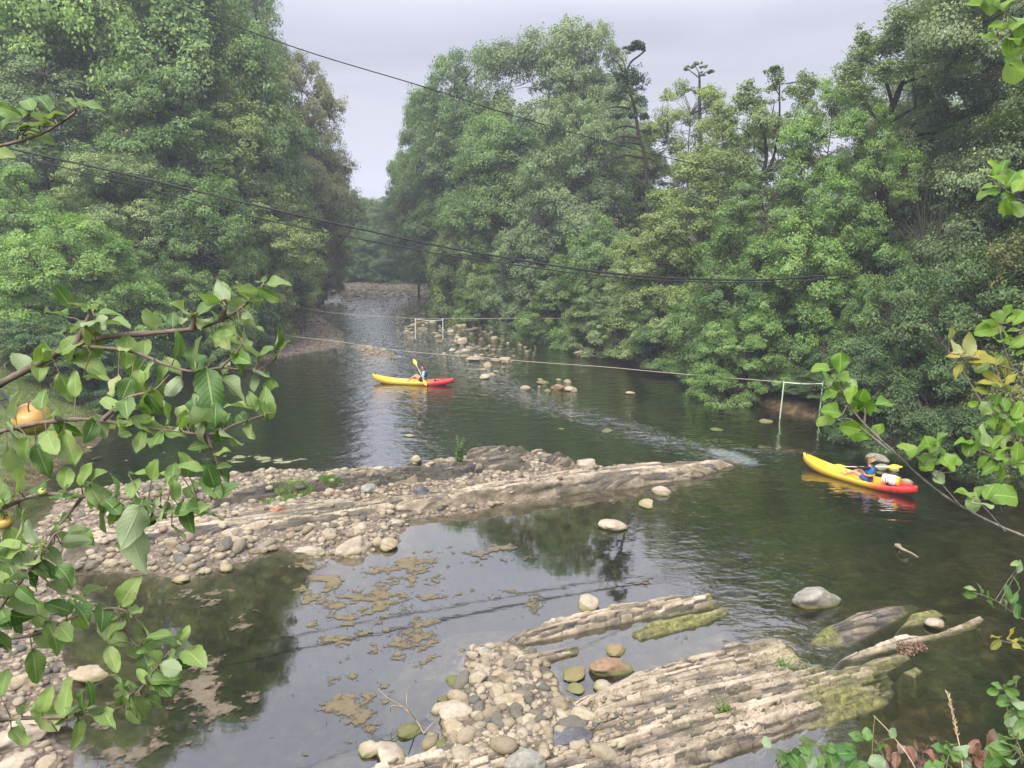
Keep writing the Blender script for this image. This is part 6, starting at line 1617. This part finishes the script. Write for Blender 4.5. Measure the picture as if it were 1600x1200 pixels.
wb([(2000, 1250, 2.8), (1720, 1050, 2.5), (1650, 1030, 2.45), (1600, 1010, 2.4), (1560, 1000, 2.4)], 0.003, 0.001,
   [(1556, 995, 20, 150), (1556, 1008, 20, 200), (1590, 998, 26, 20), (1594, 1010, 26, -10), (1580, 990, 22, 90)], 1208, shape='apple', wr=0.5, mat=M_YLW)

# brambles on the near bank, bottom right
O_B = Vector((0.95, 1.9, 6.0))
bram = empty('bramble', O_B, 'bramble with green and wine-red leaves along the bottom right edge', 'bramble')
def bb(pts, leaves, seed, mat=M_BRM, **k): return foliage_branch(bram, O_B, pts, 0.0028, 0.001, leaves, mat, M_TWIG, seed, shape='apple', wr=0.68, **k)
bb([(1150, 1330, 2.2), (1190, 1240, 2.25), (1215, 1190, 2.3), (1245, 1165, 2.3), (1290, 1165, 2.3)], [(1225, 1172, 30), (1240, 1180, 26), (1262, 1160, 34), (1262, 1178, 22), (1288, 1172, 30), (1300, 1170, 20), (1322, 1177, 34), (1330, 1170, 26), (1240, 1190, 26), (1215, 1195, 26), (1300, 1190, 30), (1280, 1195, 26)], 1301, facing=.9, auto=6, autolen=.04)
bb([(1420, 1330, 2.0), (1400, 1240, 2.1), (1375, 1170, 2.15), (1352, 1145, 2.2), (1335, 1150, 2.2)], [(1355, 1147, 20, 90), (1338, 1152, 24, 170), (1375, 1168, 28), (1395, 1145, 18), (1370, 1190, 26)], 1302, facing=.9)
bb([(1500, 1330, 2.0), (1480, 1240, 2.0), (1480, 1190, 2.05), (1490, 1165, 2.1)], [(1475, 1168, 26), (1490, 1172, 30), (1478, 1190, 32), (1500, 1175, 28), (1470, 1195, 26), (1510, 1190, 30), (1486, 1160, 24)], 1303, facing=.9, auto=8, autolen=.045)
bb([(1650, 1330, 2.0), (1620, 1230, 2.0), (1590, 1160, 2.05), (1575, 1115, 2.1), (1575, 1080, 2.1)], [(1575, 1095, 34, 170), (1585, 1120, 30, 190), (1580, 1082, 26), (1595, 1100, 30), (1575, 1155, 40), (1560, 1170, 36), (1590, 1170, 44), (1570, 1190, 40), (1595, 1140, 36), (1550, 1190, 34), (1590, 1065, 24)], 1304, facing=.9, auto=12, autolen=.05)
bb([(1650, 1300, 2.3), (1560, 1215, 2.3), (1500, 1180, 2.35), (1440, 1172, 2.35), (1385, 1180, 2.35)], [(x, y, 24) for x, y in [(1440, 1165), (1450, 1175), (1465, 1172), (1425, 1178), (1410, 1172), (1520, 1165), (1530, 1172), (1545, 1160), (1555, 1170), (1505, 1185), (1530, 1190), (1540, 1180), (1460, 1190), (1440, 1190), (1510, 1195), (1550, 1150), (1390, 1175), (1400, 1188)]], 1305, mat=M_DEAD, facing=.8, auto=16, autolen=.04)
bb([(1300, 1330, 2.3), (1290, 1250, 2.3), (1260, 1215, 2.3), (1220, 1200, 2.3)], [(1250, 1195, 26), (1230, 1200, 24), (1270, 1192, 22), (1300, 1198, 26), (1330, 1196, 26), (1350, 1195, 24)], 1306, mat=M_BRM, facing=.8, auto=6, autolen=.04)
M_STRAW = simple('straw', (0.50, 0.40, 0.24), 0.8, 80, 0.2)
def stalk(label, pts, r, plume=False):
    P = crspline([Wp(*p) for p in pts], 8); c = P[0].copy(); m = MB()
    tube(m, [p - c for p in P], np.linspace(r, r * .5, len(P)), 5)
    if plume:
        rg = np.random.default_rng(9); Q = P[len(P) // 2:]
        for p in Q:
            for k in range(3):
                d = Vector((rg.normal(0, .004), rg.normal(0, .004), .012)); tube(m, [p - c, p - c + d * .6, p - c + d], [.0012, .0018, .0006], 4)
    return tag(link('dry_grass_stalk', m.mesh('dry_grass_stalk', [M_STRAW]), None, c), label, 'grass stalk', 'dry stalks on the near bank')
stalk('upright dry grass stalk with a frayed seed head at the bottom right', [(1510, 1330, 2.1), (1504, 1200, 2.2), (1496, 1150, 2.25), (1488, 1115, 2.25), (1481, 1086, 2.25)], .0022, True)
stalk('slanting dry grass stalk crossing before the right end of the big slab', [(1470, 1300, 2.0), (1430, 1200, 2.1), (1395, 1150, 2.15), (1365, 1118, 2.2)], .0018)
stalk('thin bent dry stalk hanging beside the slanting one', [(1360, 1290, 2.1), (1362, 1200, 2.2), (1364, 1150, 2.2), (1367, 1118, 2.2)], .0010)

# ------------------------------------------------------------------ small things on the banks and bars
def blades(name, poly, n, h0, h1, label, seed, mat, wid=0.02, group=None, lean=0.35, extra=None):
    rg = np.random.default_rng(seed); pts = np.array(inside_pts(poly, n, seed)); z = terrain(pts[:, 0], pts[:, 1])
    if extra is not None: z = np.array([ground_z(x, y) for x, y in pts])
    keep = z > -0.02; pts = pts[keep]; z = z[keep]; n = len(pts)
    h = h0 + (h1 - h0) * rg.random(n) ** 1.5; a = rg.random(n) * 6.28; w = wid * (.6 + .8 * rg.random(n))
    B0 = np.column_stack([pts, z - .01]); dx = np.column_stack([np.cos(a), np.sin(a), 0 * a]) * w[:, None] / 2
    ln = np.column_stack([rg.normal(0, lean, n) * h, rg.normal(0, lean, n) * h, h])
    V = np.stack([B0 - dx, B0 + dx, B0 + ln * .6 + dx * .6, B0 + ln * .6 - dx * .6, B0 + ln * np.array([1.3, 1.3, .95])], 1).reshape(-1, 3)
    i = np.arange(n) * 5; F4 = np.stack([i, i + 1, i + 2, i + 3], 1); F3 = np.stack([i + 3, i + 2, i + 4], 1)
    t = np.repeat(np.clip(.5 + .2 * rg.normal(size=n) , 0, 1), 5)
    me = mesh_np(name, V, [F4, F3], False, {'tone': ('FLOAT', t)}, [mat])
    return tag(link(name, me), label, None, group, 'stuff')
M_GRASS = leafmat('grass_blade', [(0.1, (0.07, 0.11, 0.025)), (0.5, (0.14, 0.20, 0.045)), (0.9, (0.33, 0.31, 0.12))], 0.3)
M_DRYG = leafmat('dry_grass', [(0.1, (0.22, 0.15, 0.08)), (0.5, (0.42, 0.31, 0.18)), (0.9, (0.60, 0.47, 0.30))], 0.3)
M_TUFT = leafmat('fresh_tuft', [(0.1, (0.07, 0.14, 0.02)), (0.5, (0.15, 0.27, 0.04)), (0.9, (0.26, 0.40, 0.08))], 0.3)
def GL3(px, py, D):
    p = DP(px, py, D); return p
gp = [(-28, 30), (-19.2, 29), (-16.6, 27), (-15.0, 22), (-12.8, 18), (-10.5, 14.5), (-9.6, 12), (-14, 9), (-24, 14)]
def pts_poly(P): return P
_G2 = G2
def inside_world(P, n, seed):
    r = np.random.default_rng(seed); P = np.array(P); lo, hi = P.min(0), P.max(0); out = []
    while len(out) < n:
        xs = r.uniform(lo[0], hi[0], 2000); ys = r.uniform(lo[1], hi[1], 2000); k = sdf(P, xs, ys) > 0; out += list(zip(xs[k], ys[k]))
    return out[:n]
_ip = inside_pts
def blades_w(name, P, *a, **k):
    global inside_pts
    old = inside_pts; inside_pts = lambda poly, n, seed, jit=0: inside_world(poly, n, seed)
    try: return blades(name, P, *a, **k)
    finally: inside_pts = old
blades_w('grass', [(-30, 33), (-19.4, 33.5), (-17.8, 31), (-16.4, 27), (-15.3, 22), (-13.2, 18), (-10.8, 14.5), (-9.9, 11), (-20, 9), (-34, 20)], 42000, 0.05, 0.17, 'short mown grass of the left bank', 81, M_GRASS, 0.022)
blades_w('dry_grass', [(-31, 41), (-24.5, 41), (-23.5, 37), (-30, 36)], 5000, 0.25, 0.8, 'straw-coloured dry grass at the top of the left bank', 82, M_DRYG, 0.03)
blades_w('dry_grass', [(-24, 35.5), (-20.5, 35), (-19.6, 33.2), (-24, 32.5)], 900, 0.2, 0.6, 'flattened dry stems at the edge of the mown grass', 83, M_DRYG, 0.03, lean=.9)
def plant(name, label, cat, px, py, z, h, n, mat, seed, spread=.12, leaf=.07, group=None):
    rg = np.random.default_rng(seed); p = G(px, py, z); p.z = ground_z(p.x, p.y) - .01
    e = empty(name, p, label, cat, group); m = MB(); Vs, Fs, T = [], [], []; nn = 0
    for s in range(n):
        a = rg.random() * 6.28; tip = Vector((math.cos(a) * spread * rg.random() * 2, math.sin(a) * spread * rg.random() * 2, h * (.55 + .45 * rg.random()) if s else h))
        b = Vector((math.cos(a), math.sin(a), 0)) * spread * .3
        P = crspline([b, b.lerp(tip, .5) + Vector((rg.normal(0, .02), 0, 0)), tip], 5); tube(m, P, np.linspace(.008, .003, len(P)), 5)
        A = np.array([tuple(q_) for q_ in P]); k = int(80 * h / .8) + 14
        pos = A[rg.integers(1, len(A), k)] + rg.normal(0, .02, (k, 3)); d = rg.normal(size=(k, 3)); d[:, 2] *= .4; d /= np.linalg.norm(d, axis=1)[:, None]
        sz = leaf * (1.2 - .7 * pos[:, 2] / h) * (.6 + .6 * rg.random(k)); pos = pos + d * sz[:, None] * .5
        Nn = np.array([0, 0, 1.0]) + rg.normal(0, .5, (k, 3)); Nn /= np.linalg.norm(Nn, axis=1)[:, None]
        v, f = leaves_np(rg, pos, Nn, np.maximum(sz, .015), .5); Vs.append(v); Fs.append(f + nn); nn += len(v); T.append(np.repeat(np.clip(.5 + .2 * rg.normal(size=k), 0, 1), 4))
    link('stem', m.mesh('stem', [M_TWIG]), e)
    link('foliage', mesh_np('foliage', np.concatenate(Vs), np.concatenate(Fs), False, {'tone': ('FLOAT', np.concatenate(T))}, [mat]), e)
plant('weed', 'tall upright green weed on the dark broken beds of the bar', 'weed', 718, 728, .3, .95, 6, LM['mid'], 91, .12, .13)
plant('weed', 'small weed growing on the big slab', 'weed', 1132, 1100, .3, .30, 7, M_TUFT, 92, .10, .05)
plant('weed', 'sprawling green weed at the upper mossy edge of the big slab', 'weed', 1225, 1040, .2, .20, 8, LM['bright'], 93, .22, .05)
plant('weed', 'green waterside weed caught on the riffle stones by the rope', 'weed', 729, 566, .05, .35, 8, LM['olive'], 94, .3, .09)
def tuft(label, px, py, r, n, h, seed):
    c = G(px, py, .25); rg = np.random.default_rng(seed)
    P = [(c.x + r * math.cos(a) * (1 + .3 * math.sin(3 * a)), c.y + r * .7 * math.sin(a)) for a in np.linspace(0, 6.28, 12)[:-1]]
    o = blades_w('grass_tuft', P, n, h * .4, h, label, seed, M_TUFT, .014, extra=1)
    del o['kind']; o['category'] = 'grass tuft'; o['group'] = 'grass tufts on the gravel bar'
tuft('right grass tuft on the gravel bar, nearest the dark beds', 516, 762, .32, 700, .2, 95)
tuft('middle spreading grass tuft on the gravel bar', 455, 772, .62, 1100, .2, 96)
tuft('left thin grass tuft on the gravel bar', 430, 784, .4, 420, .16, 97)
def twigthing(name, label, cat, lines, r, mat):
    P0 = lines[0][0]; c = G(*P0); m = MB()
    for ln in lines:
        P = crspline([G(px, py, z) for px, py, z in ln], 5); tube(m, [p - c for p in P], np.linspace(r, r * .35, len(P)), 6)
    return tag(link(name, m.mesh(name, [mat]), None, c), label, cat)
M_BARE = simple('bare_wood', (0.30, 0.24, 0.17), 0.85, 30, 0.25)
twigthing('bare_branch', 'bare pale branch standing in the pool beside the lower stones', 'branch', [[(662, 1146, 0), (650, 1125, .12), (630, 1105, .25), (605, 1090, .42), (590, 1075, .5)], [(650, 1125, .12), (636, 1104, .45), (636, 1078, .6)], [(630, 1105, .25), (612, 1103, .35), (610, 1112, .2)], [(662, 1146, 0), (676, 1130, .15), (688, 1118, .25)]], .014, M_BARE)
twigthing('driftwood', 'pale driftwood snag at the foot of the right bank shrubs', 'driftwood', [[(898, 552, .25), (915, 549, .35), (935, 552, .2), (960, 560, .1)], [(915, 549, .35), (908, 542, .7)], [(925, 551, .3), (930, 546, .5), (935, 549, .3)], [(900, 550, .1), (925, 556, .1), (940, 556, .05)]], .09, M_BARE)
twigthing('driftwood', 'small grey snag with yellow leaves poking from the water before the lone boulder', 'driftwood', [[(1400, 852, .06), (1410, 858, .14), (1425, 865, .05), (1435, 871, -.02)], [(1405, 852, .1), (1400, 850, .02)]], .05, M_BARE)
twigthing('bare_branch', 'thin leaning stick above the rope among the riffle stones', 'branch', [[(738, 562, 0), (742, 553, .4), (747, 545, .8)]], .018, M_BARE)
twigthing('bare_branch', 'forked bare twig in front of the bronze shrub at the right', 'branch', [[(1540, 640, 2.5), (1510, 590, 3.6), (1480, 545, 4.6), (1450, 520, 5.2)], [(1470, 535, 4.8), (1455, 510, 5.6), (1448, 500, 5.9)]], .03, M_BARE)
def drain():
    a, b = DP(-30, 542, 29), DP(62, 602, 26); 
    a.z = ground_z(a.x, a.y) + .08; b.z = ground_z(b.x, b.y) + .08
    c = a.copy(); e = empty('handrail', c, 'dark metal rail lying down the grassy bank at the left edge', 'rail')
    for off in (0, .32):
        m = MB(); d = Vector((off * .5, off, 0)); tube(m, [Vector((0, 0, 0)) + d, (b - a) / 2 + d, b - a + d], .06, 8); link('rail', m.mesh('rail', [M_BLACK]), e)
    for t in np.linspace(.05, .95, 7):
        m = MB(); p = (b - a) * t; tube(m, [p, p + Vector((.08, .16, 0)), p + Vector((.16, .32, 0))], .03, 6); link('rung', m.mesh('rung', [M_BLACK]), e)
drain()
pp = DP(9, 410, 45); gz = ground_z(pp.x, pp.y)
m = MB(); tube(m, [(0, 0, -.3), (0, 0, 1.2), (0.03, 0, 2.9)], [.13, .12, .10], 8)
tag(link('wooden_post', m.mesh('wooden_post', [BARKD]), None, (pp.x, pp.y, gz)), 'dark wooden post at the left edge above the dry grass', 'post')
# fallen leaves and dead leaves on the bar and slab
def litter(poly, n, label, seed, size=.05, mat=None):
    rg = np.random.default_rng(seed); P = inside_pts(poly, n, seed)
    pos = np.array([(x, y, max(ground_z(x, y), 0.0) + .015) for x, y in P]); Nn = np.array([0, 0, 1.0]) + rg.normal(0, .45, (n, 3)); Nn /= np.linalg.norm(Nn, axis=1)[:, None]
    v, f = leaves_np(rg, pos, Nn, size * (.6 + .8 * rg.random(n)), .6)
    tag(link('leaf_litter', mesh_np('leaf_litter', v, f, False, {'tone': ('FLOAT', np.repeat(rg.random(n), 4))}, [mat])), label, None, None, 'stuff')
M_LIT = leafmat('litter', [(0.1, (0.10, 0.045, 0.03)), (0.5, (0.20, 0.10, 0.065)), (0.9, (0.36, 0.24, 0.15))], 0.1)
litter([(510, 775), (640, 768), (650, 785), (560, 800), (500, 790)], 1100, 'brown dead leaves drifted on the gravel bar', 98, .06, M_LIT)
litter([(1400, 1010), (1440, 1003), (1450, 1015), (1420, 1028), (1400, 1022)], 420, 'wine-red dead leaves caught behind the long rock bed', 99, .05, M_LIT)
# ------------------------------------------------------------------ haze
bm_ = MB()
hx, hy0, hy1, hz0, hz1 = 520, -320, 620, -6, 42
Vh = [(x, y, z) for x in (-hx, hx) for y in (hy0, hy1) for z in (hz0, hz1)]
bm_.add(Vh, [[0, 1, 3, 2], [4, 6, 7, 5], [0, 4, 5, 1], [2, 3, 7, 6], [0, 2, 6, 4], [1, 5, 7, 3]])
m, nt, o = newmat('haze_mat')
pv = N(nt, 'ShaderNodeVolumePrincipled')
pv.inputs['Color'].default_value = (0.86, 0.9, 1.0, 1); pv.inputs['Density'].default_value = 0.0012
L(nt, pv.outputs[0], o.inputs['Volume'])
tag(link('haze', bm_.mesh('haze', [m], False)), 'thin pale morning haze over the river', None, None, 'stuff')
